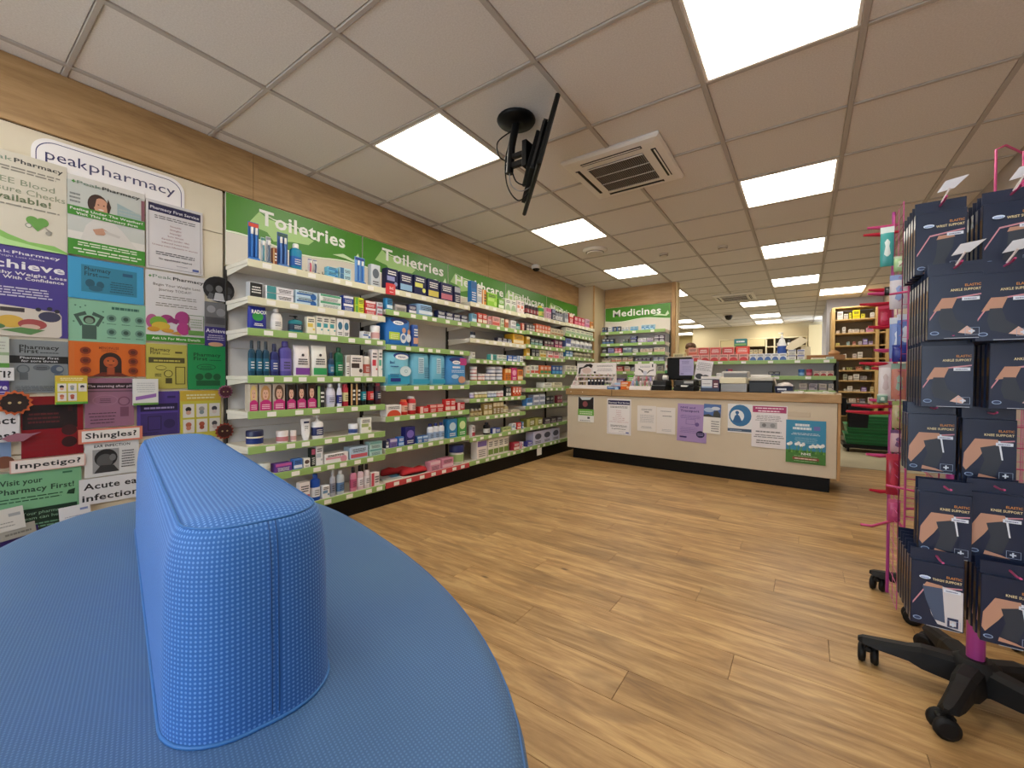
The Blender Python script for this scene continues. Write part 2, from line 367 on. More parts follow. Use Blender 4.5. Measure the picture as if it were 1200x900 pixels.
# ================================================================== oval banquette
fab = fabric('blue_dotted_vinyl', '2961ac', '6496d6', .0066, '2e68b0')
fabs = fabric('blue_dotted_vinyl_seat', '3d6190', '547aa8', .0058, '43688f')
pipe_m = M('2f6cb0', .5)
def uvs(o, fn, N):
    me = o.data; l = me.uv_layers.new(name='metres'); 
    for p in me.polygons:
        n = p.normal; ks = [i % N for i in p.vertices]; wrap = len(ks) == 4 and 0 in ks and N-1 in ks
        for li in p.loop_indices:
            i = me.loops[li].vertex_index
            l.data[li].uv = fn(me.vertices[i].co, n, i, wrap and i % N == 0)
def superell(A, B, n, N):
    out = []
    for i in range(N):
        a = 2*math.pi*i/N; c, s = math.cos(a), math.sin(a)
        q = 1/((abs(c/A)**n+abs(s/B)**n)**(1/n)); out.append((q*c, q*s))
    return out
def roundrect(a, b, r, k=8):
    out = []
    for cx, cy, a0 in ((a-r, b-r, 0), (-a+r, b-r, 90), (-a+r, -b+r, 180), (a-r, -b+r, 270)):
        for i in range(k+1):
            t = math.radians(a0+90*i/k); out.append((cx+r*math.cos(t), cy+r*math.sin(t)))
    return out
def perim(pts):
    d = [0]
    for i in range(1, len(pts)): d.append(d[-1]+math.hypot(pts[i][0]-pts[i-1][0], pts[i][1]-pts[i-1][1]))
    return d
bq = thing('banquette', 'large oval blue upholstered waiting seat with a central backrest', 'banquette', (1.644, .402, 0), -.236)
ring = superell(1.092, .530, 2.385, 96)
def off(pts, d):
    n = len(pts); out = []
    for i in range(n):
        ax, ay = pts[i-1]; bx, by = pts[(i+1) % n]; L = math.hypot(bx-ax, by-ay)
        out.append((pts[i][0]-(by-ay)/L*d, pts[i][1]+(bx-ax)/L*d))
    return out
lev = [(.0, .28), (-.004, .30), (0, .33), (0, .41), (.004, .425), (.012, .438), (.026, .447), (.045, .45), (.2, .4515)]
sb = MB().loft([[(x, y, z) for x, y in off(ring, d)] for d, z in lev], fabs, smooth=True)
seat = obj('seat', sb, bq); pr = perim(ring+[ring[0]]); nr = len(ring)
uvs(seat, lambda c, n, i, w: (c.x, c.y) if n.z > .6 else (pr[nr] if w else pr[i % nr] if i < nr*len(lev) else c.x, c.z), nr)
obj('seat_piping', MB().tube([(x, y, .436) for x, y in off(ring, .010)+[off(ring, .010)[0]]], .0022, M('3f6ca6', .55), 6), bq)
obj('base', MB().loft([[(x, y, z) for x, y in off(ring, .05)] for z in (.04, .28)], noisy('base_blue', '2d5f9c', '35699f', 6, .6)), bq)
obj('plinth', MB().loft([[(x, y, z) for x, y in off(ring, .10)] for z in (0, .04)], blackmatt), bq)
# backrest, near end facing the viewer
bk = []; rr = roundrect(.648, .116, .095, 8)
levb = [(-.004, .452), (-.004, .47), (-.003, .52), (-.001, .62), (.001, .69), (.005, .725), (.010, .745), (.017, .757), (.022, .760), (.030, .764), (.045, .769), (.062, .772), (.08, .7735)]
mb = MB().loft([[(x, y, z) for x, y in off(rr, d)] for d, z in levb], fab, smooth=True)
br = obj('backrest', mb, bq); br.location = Matrix.Rotation(.236, 3, 'Z') @ Vector((1.635-1.644, .432-.402, 0)); br.rotation_euler = (0, 0, .236-.2)
pb = perim(rr+[rr[0]]); nb = len(rr)
uvs(br, lambda c, n, i, w: (c.x, c.y) if n.z > .75 else (pb[nb] if w else pb[i % nb] if i < nb*len(levb) else c.x, c.z), nb)
def loop(pts, d, z): q = [(x, y, z) for x, y in off(pts, d)]; return q+[q[0]]
obj('top_piping', MB().tube(loop(rr, .020, .7595), .0022, pipe_m, 6), br)
obj('base_piping', MB().tube(loop(rr, -.005, .454), .0032, pipe_m, 6), br)
for dy in (-.005, .005):
    obj('stitched_seam', MB().tube([(.652, .012+dy, .465), (.6515, .012+dy, .52), (.6495, .012+dy, .62), (.6475, .012+dy, .69), (.643, .012+dy, .725), (.638, .012+dy, .745), (.630, .012+dy, .758)], .0012, M('24508c', .6), 5), br)

# ================================================================== ceiling fittings
t = thing('television', 'slim black television hung edge-on from the ceiling with trailing cables', 'television', (1.616, 1.917, CEIL-.001))
obj('ceiling_plate', MB().lathe([(.105, 0), (.108, -.008), (.10, -.02), (.04, -.03)][::-1], black, 24), t)
obj('drop_pole', MB().tube([(0, 0, -.02), (-.02, -.015, -.15), (-.03, -.02, -.30)], .021, black, 12), t)
obj('pivot_bracket', MB().bbox(-.06, .10, -.03, -.005, -.275, -.245, black, .003).bbox(-.06, .10, -.03, -.005, -.225, -.20, black, .003).bbox(.07, .10, -.05, .02, -.30, -.16, black, .003), t)
# panel: long side lies along the line of sight, the top leans right
vd = Vector((-.524, .852, 0)).normalized(); sd = Vector((vd.y, -vd.x, 0))
ti = math.radians(15); ph = math.radians(8.3); vd, sd = vd*math.cos(ph)-sd*math.sin(ph), sd*math.cos(ph)+vd*math.sin(ph); nv = (sd*math.cos(ti) - Vector((0, 0, 1))*math.sin(ti)).normalized(); upv = vd.cross(nv); upv = upv if upv.z > 0 else -upv
R3 = Matrix((vd, nv, upv)).transposed()
tv = obj('screen_panel', MB().bbox(-.32, .32, -.014, .010, -.18, .18, black, .006), t); tv.matrix_local = Matrix.Translation(Vector((1.725, 1.985, 2.182))-Vector(t.location)) @ R3.to_4x4()
obj('display_glass', MB().box(-.31, .31, .0101, .0108, -.165, .172, M('26282c', .12)), tv)
obj('rear_cover', MB().bbox(-.22, .22, -.040, -.014, -.15, .11, blackmatt, .012), tv)
obj('mount_plate', MB().bbox(-.12, .12, -.060, -.040, -.10, .10, black, .004), tv)
def cab(name, pts, r=.004, m=black): 
    P = [Vector(p) for p in pts]; q = []
    for i in range(len(P)-1):
        a, b, c, d = P[max(i-1, 0)], P[i], P[i+1], P[min(i+2, len(P)-1)]
        for k in range(6):
            u = k/6; q.append(.5*((2*b)+(c-a)*u+(2*a-5*b+4*c-d)*u*u+(3*b-a-3*c+d)*u**3))
    q.append(P[-1]); return obj(name, MB().tube(q, r, m, 6), t)
cab('cable', [(-.02, -.01, -.06), (-.09, -.05, -.12), (-.08, -.05, -.2), (-.03, -.02, -.25), (.0, .0, -.34), (.05, .03, -.36), (.09, .05, -.30)])
cab('cable', [(-.03, -.01, -.10), (-.05, -.03, -.22), (-.045, -.02, -.36), (.0, .02, -.44), (.05, .05, -.40), (.08, .06, -.33)])
cab('cable', [(-.03, -.02, -.27), (-.02, -.02, -.36), (.03, .01, -.40), (.09, .05, -.36)], .003, M('8f8f90', .5))

def cassette(name, label, x, y, s):
    t = thing(name, label, 'air conditioner', (x, y, CEIL)); W = M('e8e2d9', .45); h = s/2
    def sq(a, z): return [(-a, -a, z), (a, -a, z), (a, a, z), (-a, a, z)]
    obj('fascia', MB().loft([sq(h-.004, 0)[::-1], sq(h, -.012)[::-1], sq(h-.012, -.026)[::-1], sq(h-.05, -.032)[::-1]], W), t)
    g = MB().box(-.185, .185, -.185, .185, -.036, -.0325, M('2a211d', .8)); obj('intake_backing', g, t)
    for i in range(29):
        x_ = -.18+.36*i/28; obj('grille_slat', MB().bbox(x_-.0022, x_+.0022, -.185, .185, -.042, -.036, M('8e8378', .5), .001), t)
    for k in (-1, 0, 1, 2): obj('grille_bar', MB().bbox(-.188, .188, .124*k-.0635, .124*k-.0605, -.044, -.037, W, .001), t)
    for k in range(4):
        m = MB().bbox(-.20, .20, -h+.052, -h+.082, -.0345, -.031, M('17130f', .7), .001).bbox(-.195, .195, -h+.056, -h+.066, -.040, -.036, W, .002)
        obj('air_outlet', m, t, rz=k*math.pi/2)
    return t
cassette('air_conditioner', 'white square air conditioner grille in the ceiling beside the television', 1.918, 2.78, .64)
cassette('air_conditioner', 'far white air conditioner grille above the dispensary', 1.95, 8.12, .62)
def disc(name, label, cat, x, y, prof, m, dark=None):
    t = thing(name, label, cat, (x, y, CEIL-.001)); obj('body', MB().lathe([(r, -z) for r, z in prof][::-1], m, 28), t); return t
t = disc('ceiling_speaker', 'round white air valve in the ceiling near the light panel', 'air valve', 1.02, 4.34, [(.135, 0), (.135, .012), (.11, .03), (.10, .03)], M('ddd5c9', .5))
obj('centre_disc', MB().lathe([(.085, -.045), (.092, -.04), (.092, -.034)], M('d3cabe', .5), 24), t); obj('dark_gap', MB().lathe([(.099, -.033), (.099, -.0305)], M('4a433b', .8), 24), t)
t = thing('security_camera', 'white dome security camera with black lens by the oak fascia', 'camera', (.14, 4.52, CEIL-.001))
obj('base', MB().lathe([(.055, -.045), (.06, -.03), (.06, 0)], M('e4ded4', .4), 20), t); obj('dome', MB().lathe([(.006, -.078), (.03, -.070), (.044, -.052), (.046, -.0455)], M('15110f', .1), 20), t)
for x, y, q in ((1.61, 4.92, 'left'), (2.21, 5.0, 'right')):
    t = thing('smoke_detector', 'small pale smoke detector, %s one of the pair above the counter' % q, 'detector', (x, y, CEIL-.001), group='smoke detectors above the counter')
    obj('body', MB().lathe([(.03, -.032), (.042, -.028), (.048, -.012), (.05, 0)], M('cfc5b6', .5), 20), t); obj('vents', MB().lathe([(.044, -.0262), (.0455, -.02)], M('766b5e', .6), 20), t)
t = thing('security_camera', 'dark dome camera on the far dispensary ceiling', 'camera', (1.57, 10.3, CEIL-.001))
obj('base', MB().lathe([(.11, -.02), (.12, 0)], M('cfc5b6', .5), 20), t); obj('dome', MB().lathe([(.01, -.12), (.05, -.105), (.075, -.06), (.08, -.0205)], M('15110f', .1), 20), t)
# ================================================================== shelving bays on the left wall
back_m = noisy('shelf_back', 'dcdad8', 'd2d0cf', 3, .55); shelf_m = M('e0dacb', .45); rail_g = M('93b56a', .4); rail_c = M('dfdcbf', .4); rail_r = M('c4454a', .4)
tick = M('f3f1ea', .5); slot_m = M('2c2a27', .7)
XF = .315
BAY_Y = [(1.09, 2.06), (2.06, 3.045), (3.045, 4.03), (4.03, 4.995), (4.995, 5.95)]
BAY_Z = [[1.665, 1.45, 1.267, .99, .78, .573, .395, .163], [1.675, 1.51, 1.24, .92, .681, .433, .168],
         [1.72, 1.53, 1.37, 1.17, .96, .785, .605, .405, .175], [1.735, 1.54, 1.384, 1.246, 1.04, .867, .661, .412, .18],
         [1.744, 1.6, 1.417, 1.286, 1.08, .88, .661, .412, .18]]
BNAME = ['first toiletries bay', 'second toiletries bay', 'first healthcare bay', 'second healthcare bay', 'wall medicines bay']
LV = ['top', 'second', 'third', 'fourth', 'fifth', 'sixth', 'seventh', 'eighth', 'bottom']
def shelf_mesh(L, D, rail):
    return MB().bbox(.002, L-.002, -D, -.006, -.022, 0, shelf_m, .002).mesh('shelf'), MB().bbox(.003, L-.003, -D-.008, -D-.0005, -.042, .003, rail, .002).mesh('price_rail')
tk = MB().bbox(-.026, .026, -.0012, 0, -.034, -.006, tick, .0004).mesh('price_ticket')
def make_bay(name, label, org, rz, L, zs, D, top, rails, tickets, uprights=True, bottom=.16, back=True):
    """local x runs along the bay, front faces local -Y; the back is at y = 0"""
    t = thing(name, label, 'shelving', org, rz, 'shelving bays')
    if back: 
        n = max(1, round((top-bottom)/.45)); d = (top-bottom)/n
        for k in range(n): obj('back_panel', MB().bbox(.012, L-.012, -.006, -.001, bottom+k*d+.001, bottom+(k+1)*d-.001, back_m, .001), t)
    if uprights:
        for x in (0, L-.012): obj('upright', MB().bbox(x, x+.012, -.02, -.0005, 0, top, slot_m, .001), t)
    for i, z in enumerate(zs):
        a, b = shelf_mesh(L, D, {'g': rail_g, 'c': rail_c, 'r': rail_r}[rails[i]])
        s = obj('shelf', a, t, (0, 0, z)); obj('price_rail', b, s)
        for x in (.008, L-.012): 
            if uprights: obj('bracket', MB().add([(q, y, zz) for q in (x, x+.004) for y, zz in ((-.02, -.022), (-D+.01, -.022), (-D+.01, -.036), (-.02, -.06))], [(0, 1, 2, 3), (7, 6, 5, 4), (0, 4, 5, 1), (2, 6, 7, 3), (1, 5, 6, 2), (0, 3, 7, 4)], shelf_m), s)
        rnd = random.Random(i*31+len(label))
        x = .07+.08*rnd.random()
        while x < L-.05 and tickets:
            obj('price_ticket', tk, s, (x, -D-.0085, 0)); x += tickets*(.7+.7*rnd.random())
    return t
RAILS = ['ccgggggg', 'cggggggr', 'cgcgggggg', 'cggggggggg', 'cggggggggg']
for b in range(5):
    ya, yb = BAY_Y[b]; L = yb-ya
    rails = list(RAILS[b]); 
    if b == 1: rails = list('cgggggr')
    t = make_bay('shelving_bay', 'cream wall shelving with green price rails, '+BNAME[b], (.0, ya, 0), math.pi/2, L, BAY_Z[b], XF-.008, BAY_Z[b][0]+.002, rails, .13)
    obj('kickboard', MB().bbox(.0, L, -XF+.005, -XF+.02, 0, BAY_Z[b][-1]-.022, M('040303', .5, 0, .2), .001), t)
tag(obj('floor_notice', MB().bbox(-.001, .001, -.055, .055, -.045, .045, tick, .0004), None, (XF-.003, at(632, 530, 0, XF-.003).y, .095)), 'small white notice stuck on the black kickboard near the counter', 'notice')

# header signs above the bays
def sign(label, word, o, rz, L, z0, z1, zg, x0, x1, hcap, basev, seed, full=True):
    """green header with a white wave at its foot"""
    t = thing('header_sign', label, 'sign', o, rz, 'green department header signs')
    obj('board', MB().bbox(.003, L-.003, -.008, 0, z0, z1, M('ded7ca', .5), .001), t)
    p = Print(1, 1, -.0082, .0003)
    n = 14; r = random.Random(seed)
    wave = [(.004+(L-.008)*i/n, zg+.018*math.sin(i*.55+seed)) for i in range(n+1)]
    p._p([(.004, z1-.002)]+wave+[(L-.004, z1-.002)], M('468a22', .4))
    p._p([(a, b+.001) for a, b in wave]+[(a, b+.012) for a, b in wave[::-1]], M('e9efd8', .4))
    lx = x0-.05; zz = (z1+zg)/2
    if full: p._p([(lx-.02, zz-.03), (lx+.05, zz+.07), (lx+.10, zz+.04), (lx+.25, zz+.03), (lx+.42, zz-.02), (lx+.38, zz-.06), (lx+.26, zz-.07), (lx+.14, zz-.10), (lx+.10, zz-.05)], M('a6cf7f', .4))
    if full: p._p([(lx+.05, zz+.075), (lx+.14, zz+.05), (lx+.30, zz+.045), (lx+.46, zz-.01), (lx+.46, zz-.018), (lx+.30, zz+.036), (lx+.14, zz+.042)], M('e4f0d4', .4))
    p._p([(L-.26, zg+.05), (L-.17, zg+.075), (L-.08, zg+.05), (L-.04, zg+.11), (L-.02, zg+.06), (L-.06, zg+.03), (L-.15, zg+.045)], M('d2e8bd', .4))
    p.t(word, x0, basev, hcap, 'f4f6ee', 'l', x1-x0, True)
    obj('print', p.mb, t); return t
WORDS = ['Toiletries', 'Toiletries', 'Healthcare', 'Healthcare', 'Medicines']
XS = [(1.285, 1.905), (2.25, 2.98), (3.15, 3.98), (4.08, 4.92), (5.11, 5.86)]
SL = ['wide green header reading Toiletries above the shelves nearest the posters', 'green header reading Toiletries above the row of navy cartons', 'green header reading Healthcare above tall blue and white packs',
      'green header reading Healthcare next to the wall Medicines header', 'green header reading Medicines at the far end of the left wall']
for b in range(5):
    ya, yb = BAY_Y[b]; zt = BAY_Z[b][0]
    t = sign(SL[b], WORDS[b], (.011, ya, 0), math.pi/2, yb-ya, zt+.012, 2.122, 1.862-.02*(b > 1), XS[b][0]-ya, XS[b][1]-ya, .095, 1.985 if b < 2 else 1.945 if b < 4 else 1.925, b+1)
    if b == 0:
        p = Print(1, 1, -.0102, .0003).t('peakpharmacy', .46, 1.72, .045, '44403f', 'l', .40); obj('small_print', p.mb, t)

# ================================================================== medicines bay on the partition
MY = 6.13
MZ = [1.708, 1.526, 1.38, 1.246, 1.10, .9, .7, .45, .2]
make_bay('shelving_bay', 'medicines shelving facing the viewer behind the counter displays', (.335, 6.40, 0), 0, .985, MZ, 6.40-MY, 1.71, 'ggggggggg', .2)
sign('green header reading Medicines facing the viewer beside the corner column', 'Medicines', (.30, 6.402, 0), 0, 1.02, 1.712, 2.122, 1.90, .13, .88, .105, 1.975, 3, False)

# ================================================================== low gondola behind the counter
GY = 5.75
GX0, GX1 = 1.46, 3.235; GZ = [1.215, 1.03, .87, .55, .2]
gt = make_bay('gondola', 'low grey gondola shelving behind the counter topped with medicine cartons', (GX0, 6.05, 0), 0, GX1-GX0, GZ, 6.05-GY, 1.2, 'ggggg', .25)
obj('end_panel', MB().bbox(GX1-GX0, GX1-GX0+.02, -.3, .02, 0, 1.19, slot_m, .002), gt)

# ================================================================== product models
_PM = {}
def prod_mesh(kind, w, d, h, base, acc, st):
    """list of (part name, mesh); first one is the body. Origin at the base centre, front faces -Y"""
    k = (kind, round(w, 3), round(d, 3), round(h, 3), base, acc, st)
    if k in _PM: return _PM[k]
    B = M(base, .42, 0, .3); A = M(acc, .42, 0, .3); W = M('f0eee8', .45); out = []
    rnd = random.Random(repr(k)); hw, hd = w/2, d/2
    lum = sum(int(base[i:i+2], 16) for i in (0, 2, 4)); ink = '2b2d38' if lum > 380 else 'eeeeea'
    if kind == 'carton':
        out.append(('carton', MB().bbox(-hw, hw, -hd, hd, 0, h, B, min(.0025, w*.05)).mesh('carton')))
        p = Print(w, h, -hd, .0004, (-hw, 0))
        if st == 0: p.r(.04, .10, .96, .40, acc).lines(.12, .55, .88, .88, 3, ink, .5)
        elif st == 1: p.r(.04, .66, .96, .96, acc).lines(.12, .12, .88, .55, 4, ink, .4)
        elif st == 2: p.r(.03, .03, .36, .97, acc).lines(.44, .25, .92, .80, 3, ink, .5)
        elif st == 3: p.e(.5, .60, .36, acc, .22).lines(.15, .10, .85, .30, 2, ink, .5)
        elif st == 4: p.r(.05, .40, .70, .62, acc).e(.80, .28, .14, acc).lines(.1, .70, .85, .92, 2, ink, .55)
        elif st == 5: p.e(.5, .0, .46, acc, .55, a0=0, a1=180).lines(.12, .66, .88, .90, 2, ink, .5)
        elif st == 6: p.r(.06, .06, .94, .94, acc).lines(.16, .3, .84, .8, 3, 'e8e8e4', .45)
        out.append(('front_print', p.mb.mesh('front_print')))
    elif kind in ('bottle', 'can', 'pump', 'flat'):
        e = {'bottle': 2.6, 'can': 2, 'pump': 2.8, 'flat': 2.4}[kind]; sy = d/w
        nk = .74 if kind != 'can' else .86
        if kind == 'flat': prof = [(hw*.80, 0), (hw*.92, h*.03), (hw, h*.35), (hw*.98, h*.62), (hw*.72, h*.78), (hw*.34, h*.83)]; nk = .83
        elif kind == 'can': prof = [(hw*.94, 0), (hw, h*.02), (hw, h*.80), (hw*.78, h*.86)]
        elif kind == 'bottle' and w > .055: prof = [(hw*.92, 0), (hw, h*.03), (hw, h*.70), (hw*.92, h*.78), (hw*.50, h*.83)]; nk = .83
        else: prof = [(hw*.92, 0), (hw, h*.03), (hw, h*.62), (hw*.88, h*.71), (hw*.46, h*.76)]; nk = .76
        out.append(('bottle', MB().lathe(prof, B, 12, sy=sy, e=e).mesh('bottle')))
        cr = hw*(.50 if kind in ('bottle', 'flat') else .36 if kind == 'pump' else .74); sc = min(1, sy*1.2) if kind == 'can' else 1
        cm = M(st if isinstance(st, str) else 'f0eee8', .35)
        if kind == 'pump':
            c = MB().lathe([(cr, h*.762), (cr, h*.82), (cr*.35, h*.825), (cr*.35, h*.92), (cr*.9, h*.925), (cr*.9, h*.985), (cr*.6, h)], cm, 10)
            c.bbox(-hw*.9, 0, -.005, .005, h*.945, h*.985, cm, .001)
        else: c = MB().lathe([(cr, h*nk+.001), (cr, h*.97), (cr*.86, h)], cm, 10, sy=1 if kind != 'can' else max(sy, .6))
        out.append(('cap', c.mesh('cap')))
        lo, hi = (.14, .50) if kind != 'can' else (.22, .62)
        out.append(('label', MB().lathe([(hw*1.012, h*lo), (hw*1.014, h*hi)], A, 12, sy=sy, e=e).mesh('label')))
        p = Print(w*.6, h*(hi-lo), -hd*1.03, .0006, (-w*.3, h*lo)); la = sum(int(acc[i:i+2], 16) for i in (0, 2, 4))
        p.lines(.05, .2, .95, .85, 3, '3a3d4a' if la > 380 else 'e8e8e8', .4); out.append(('label_print', p.mb.mesh('label_print')))
    elif kind == 'jar':
        sy = min(1, d/w)
        out.append(('jar', MB().lathe([(hw*.86, 0), (hw*.97, h*.05), (hw*.97, h*.58), (hw*.9, h*.62)], B, 14, sy=sy).mesh('jar')))
        out.append(('lid', MB().lathe([(hw, h*.625), (hw, h*.95), (hw*.94, h)], M(st if isinstance(st, str) else 'f0eee8', .35), 14, sy=sy).mesh('lid')))
        out.append(('label', MB().lathe([(hw*.98, h*.14), (hw*.98, h*.52)], A, 14, sy=sy).mesh('label')))
    elif kind == 'tube':
        r = []
        for q, zz in ((.62, .12), (.80, .30), (.9, .6), (1, .94), (1, 1)):
            yy = hd*(1-zz)*1.2+.002; r.append([(hw*q*math.cos(a*math.pi/6), yy*math.sin(a*math.pi/6), h*zz) for a in range(12)])
        out.append(('tube', MB().loft(r, B).mesh('tube')))
        out.append(('cap', MB().lathe([(hw*.56, 0), (hw*.56, h*.118)], M(st if isinstance(st, str) else 'f0eee8', .35), 12).mesh('cap')))
        p = Print(w*.6, h, -hd*.62, .0005, (-w*.3, 0)).r(.05, .80, .95, .88, acc).lines(.2, .45, .8, .72, 3, '3a3d4a', .4); out.append(('label_print', p.mb.mesh('label_print')))
    elif kind == 'pouch':
        r = []
        for qx, qy, zz in ((.93, .8, 0), (1, 1, .05), (.99, 1, .45), (.97, .7, .78), (.97, .25, .93), (.98, .06, .97), (.98, .05, 1)):
            r.append([(hw*qx*x, hd*qy*y, h*zz) for x, y in superell(1, 1, 4, 16)])
        out.append(('pouch', MB().loft(r, B, smooth=True).mesh('pouch')))
        p = Print(w*.86, h*.74, -hd*1.01, .0006, (-w*.43, h*.05))
        if st == 0: p.r(.0, .0, 1, .30, acc).e(.5, .86, .10, '33303a').lines(.14, .45, .86, .75, 3, ink, .5)
        elif st == 1: p.e(.45, .66, .36, acc, .26).lines(.2, .12, .8, .30, 2, ink, .5)
        else: p.r(.1, .12, .9, .45, acc).lines(.15, .55, .85, .9, 3, ink, .5)
        out.append(('front_print', p.mb.mesh('front_print')))
    elif kind == 'blister':   # hanging card with a clear bubble and a toothbrush in it
        out.append(('card', MB().bbox(-hw, hw, -.002, .002, 0, h, B, .0008).mesh('card')))
        m = MB(); n = 2 if w > .04 else 1
        for i in range(n):
            x = (-hw*.4 if n == 2 else 0)+i*hw*.8; m.tube([(x, -.010, h*.10), (x, -.014, h*.5), (x, -.010, h*.68)], .005, A, 7).bbox(x-.006, x+.006, -.018, -.006, h*.68, h*.86, W, .002)
        out.append(('brush', m.mesh('brush')))
        p = Print(w, h, -.002, .0004, (-hw, 0)).r(.04, .88, .96, .98, st if isinstance(st, str) else 'd0452c').lines(.1, .03, .9, .09, 1, 'f2e640', .7); out.append(('front_print', p.mb.mesh('front_print')))
        out.append(('foot_block', MB().bbox(-hw*.96, hw*.96, -.022, .010, 0, h*.07, A, .002).mesh('foot_block')))
    elif kind == 'pack':     # soft wrapped pack with rounded edges and a gathered top seam
        r = []
        for qx, qy, zz in ((.90, .84, 0), (.98, .96, .03), (1, 1, .12), (1, 1, .86), (.97, .94, .95), (.90, .80, .99), (.86, .7, 1)):
            r.append([(hw*qx*x, hd*qy*y, h*zz) for x, y in superell(1, 1, 6, 20)])
        out.append(('wrapping', MB().loft(r, B, smooth=True).mesh('wrapping')))
        p = Print(w*.92, h*.9, -hd*1.005, .0007, (-w*.46, h*.05))
        if st == 'bed': 
            p.r(0, 0, 1, .30, '2f9fc4').e(.60, .92, .36, '1c3f8f', .10).e(.62, .88, .30, 'f4f6f8', .09).t('TENA', .62, .855, .05, '1c3f8f', w=.36, bold=True)
            p.t('Bed', .08, .66, .085, '1c4f94', 'l', bold=True).lines(.08, .55, .5, .62, 1, '1c4f94', .5).lines(.08, .24, .5, .36, 2, '1c4f94', .4).e(.78, .42, .26, 'cfe6ef', .17).e(.80, .42, .07, '8fb9c9', .06).e(.80, .42, .04, 'cfe6ef', .04).r(.10, .08, .55, .19, '1b2f86')
        elif st == 'side': p.r(0, 0, 1, .16, '2f9fc4').r(.30, .36, .62, .90, 'c5e3ee').lines(.32, .38, .60, .88, 9, '3a6f9c', .4).lines(.66, .2, .96, .6, 6, '3a6f9c', .4)
        elif st == 'bag': 
            p.e(.45, .92, .40, '1b2c6b', .10).e(.42, .84, .25, 'f4f6f8', .08).t('TENA', .42, .81, .05, '1c3f8f', w=.32, bold=True).r(.0, .16, .48, .46, 'b4d436').lines(.05, .20, .42, .42, 3, 'e7efb0', .5).e(.64, .25, .14, 'd8e0e8', .20).e(.64, .28, .09, '5f7fb0', .10).e(.66, .56, .09, 'c99a80', .11)
            p.e(.88, .28, .11, 'd8e0e8', .18).e(.89, .52, .07, 'c99a80', .10)
        elif st == 'pants':
            p.e(.45, .90, .42, '233a7c', .10).r(.62, .70, 1, .98, 'b5367f').e(.42, .80, .22, 'f4f6f8', .07).t('TENA', .42, .775, .045, '1c3f8f', w=.28, bold=True).lines(.2, .58, .64, .68, 1, 'eaf2fa', .7).lines(.1, .42, .9, .54, 2, 'd5e7f5', .4).e(.72, .14, .20, 'c99a80', .14).e(.34, .26, .20, 'a8cdea', .08)
        else: p.r(.05, .1, .95, .4, acc).lines(.1, .5, .9, .9, 3, ink, .5)
        out.append(('front_print', p.mb.mesh('front_print')))
    elif kind == 'dye':      # hair colour carton with a portrait
        out.append(('carton', MB().bbox(-hw, hw, -hd, hd, 0, h, M('b9ac9c' if st != 'dark' else '2b2422', .35), .0015).mesh('carton')))
        p = Print(w, h, -hd, .0004, (-hw, 0))
        p.e(.5, .64, .40, base, .32).e(.5, .63, .25, 'dcb39a', .21).e(.5, .30, .14, 'cfa48a', .16).e(.40, .67, .05, '3b2a24', .016).e(.60, .67, .05, '3b2a24', .016).e(.5, .53, .09, 'a8504e', .02).e(.5, .60, .03, 'c4937a', .03)
        p.p([(.26, .80), (.5, .90), (.74, .80), (.70, .86), (.5, .96), (.30, .86)], base).e(.5, .86, .24, base, .07)
        p.r(.02, .02, .98, .34, acc).e(.5, .34, .36, acc, .08).lines(.15, .08, .85, .28, 3, 'f3d5e2', .45)
        out.append(('front_print', p.mb.mesh('front_print')))
    _PM[k] = out; return out
CATS = {'carton': 'carton', 'bottle': 'bottle', 'can': 'aerosol', 'pump': 'pump bottle', 'flat': 'bottle', 'jar': 'jar', 'tube': 'tube', 'pouch': 'pouch', 'blister': 'toothbrush pack', 'pack': 'pack', 'dye': 'hair dye'}
NAMES = {'carton': 'product_carton', 'bottle': 'product_bottle', 'can': 'aerosol_can', 'pump': 'pump_bottle', 'flat': 'shaped_bottle', 'jar': 'product_jar', 'tube': 'product_tube', 'pouch': 'product_pouch', 'blister': 'toothbrush_pack', 'pack': 'wrapped_pack', 'dye': 'hair_dye_carton'}
def place(kind, loc, rz, w, d, h, base, acc, st, label, group, rot=None):
    ps = prod_mesh(kind, w, d, h, base, acc, st)
    o = tag(obj(NAMES[kind], ps[0][1], None, loc, rz, rot), label, CATS[kind], group)
    for nm, me in ps[1:]: obj(nm, me, o)
    return o
def row(items, org, dr, z, rz, where, group, inset=.012, maxd=.2, lo=-9, hi=9, hmax=9):
    """items: (px left, px right, count, kind, px height, base, accent, style, description, stack)"""
    org = Vector(org); dr = Vector(dr); nrm = Vector((-dr.y, dr.x, 0)); idx = 0
    for it in items:
        x0, x1, n, kind, hp, base, acc, st, desc = it[:9]; stack = it[9] if len(it) > 9 else 1
        p0 = Vector((org.x, org.y, z)); t0 = col_at(x0, p0, dr); t1 = col_at(x1, p0, dr)
        t0, t1 = max(t0, lo), min(t1, hi)
        w = (t1-t0)/n; h = min(hp*depth(p0+dr*((t0+t1)/2))/FPX, hmax/stack-.002)
        for i in range(n):
            idx += 1
            ww = w*.95
            d = {'carton': min(max(ww*.55, .045), .13), 'pack': min(.17, ww*.8), 'pouch': min(ww*.45, .09), 'dye': .06, 'blister': .03, 'tube': ww*.6}.get(kind, min(ww*.75, .09) if kind in ('bottle', 'pump', 'flat') else ww)
            d = min(d, maxd)
            c = p0 + dr*(t0+w*(i+.5)) + nrm*(inset+d/2)
            for k in range(stack):
                lab = '%s, %s from left on %s' % (desc, ORD[min(idx, 36)], where)
                if stack > 1: lab = '%s, %s, %s from left, %s' % (desc, ['lowest', 'upper', 'top'][k] if stack > 2 else ['lower', 'upper'][k], ORD[min(idx, 36)], where)
                place(kind, (c.x, c.y, z+.0012+k*(h+.001)), rz, ww, d, h, base, acc, st, lab, group)
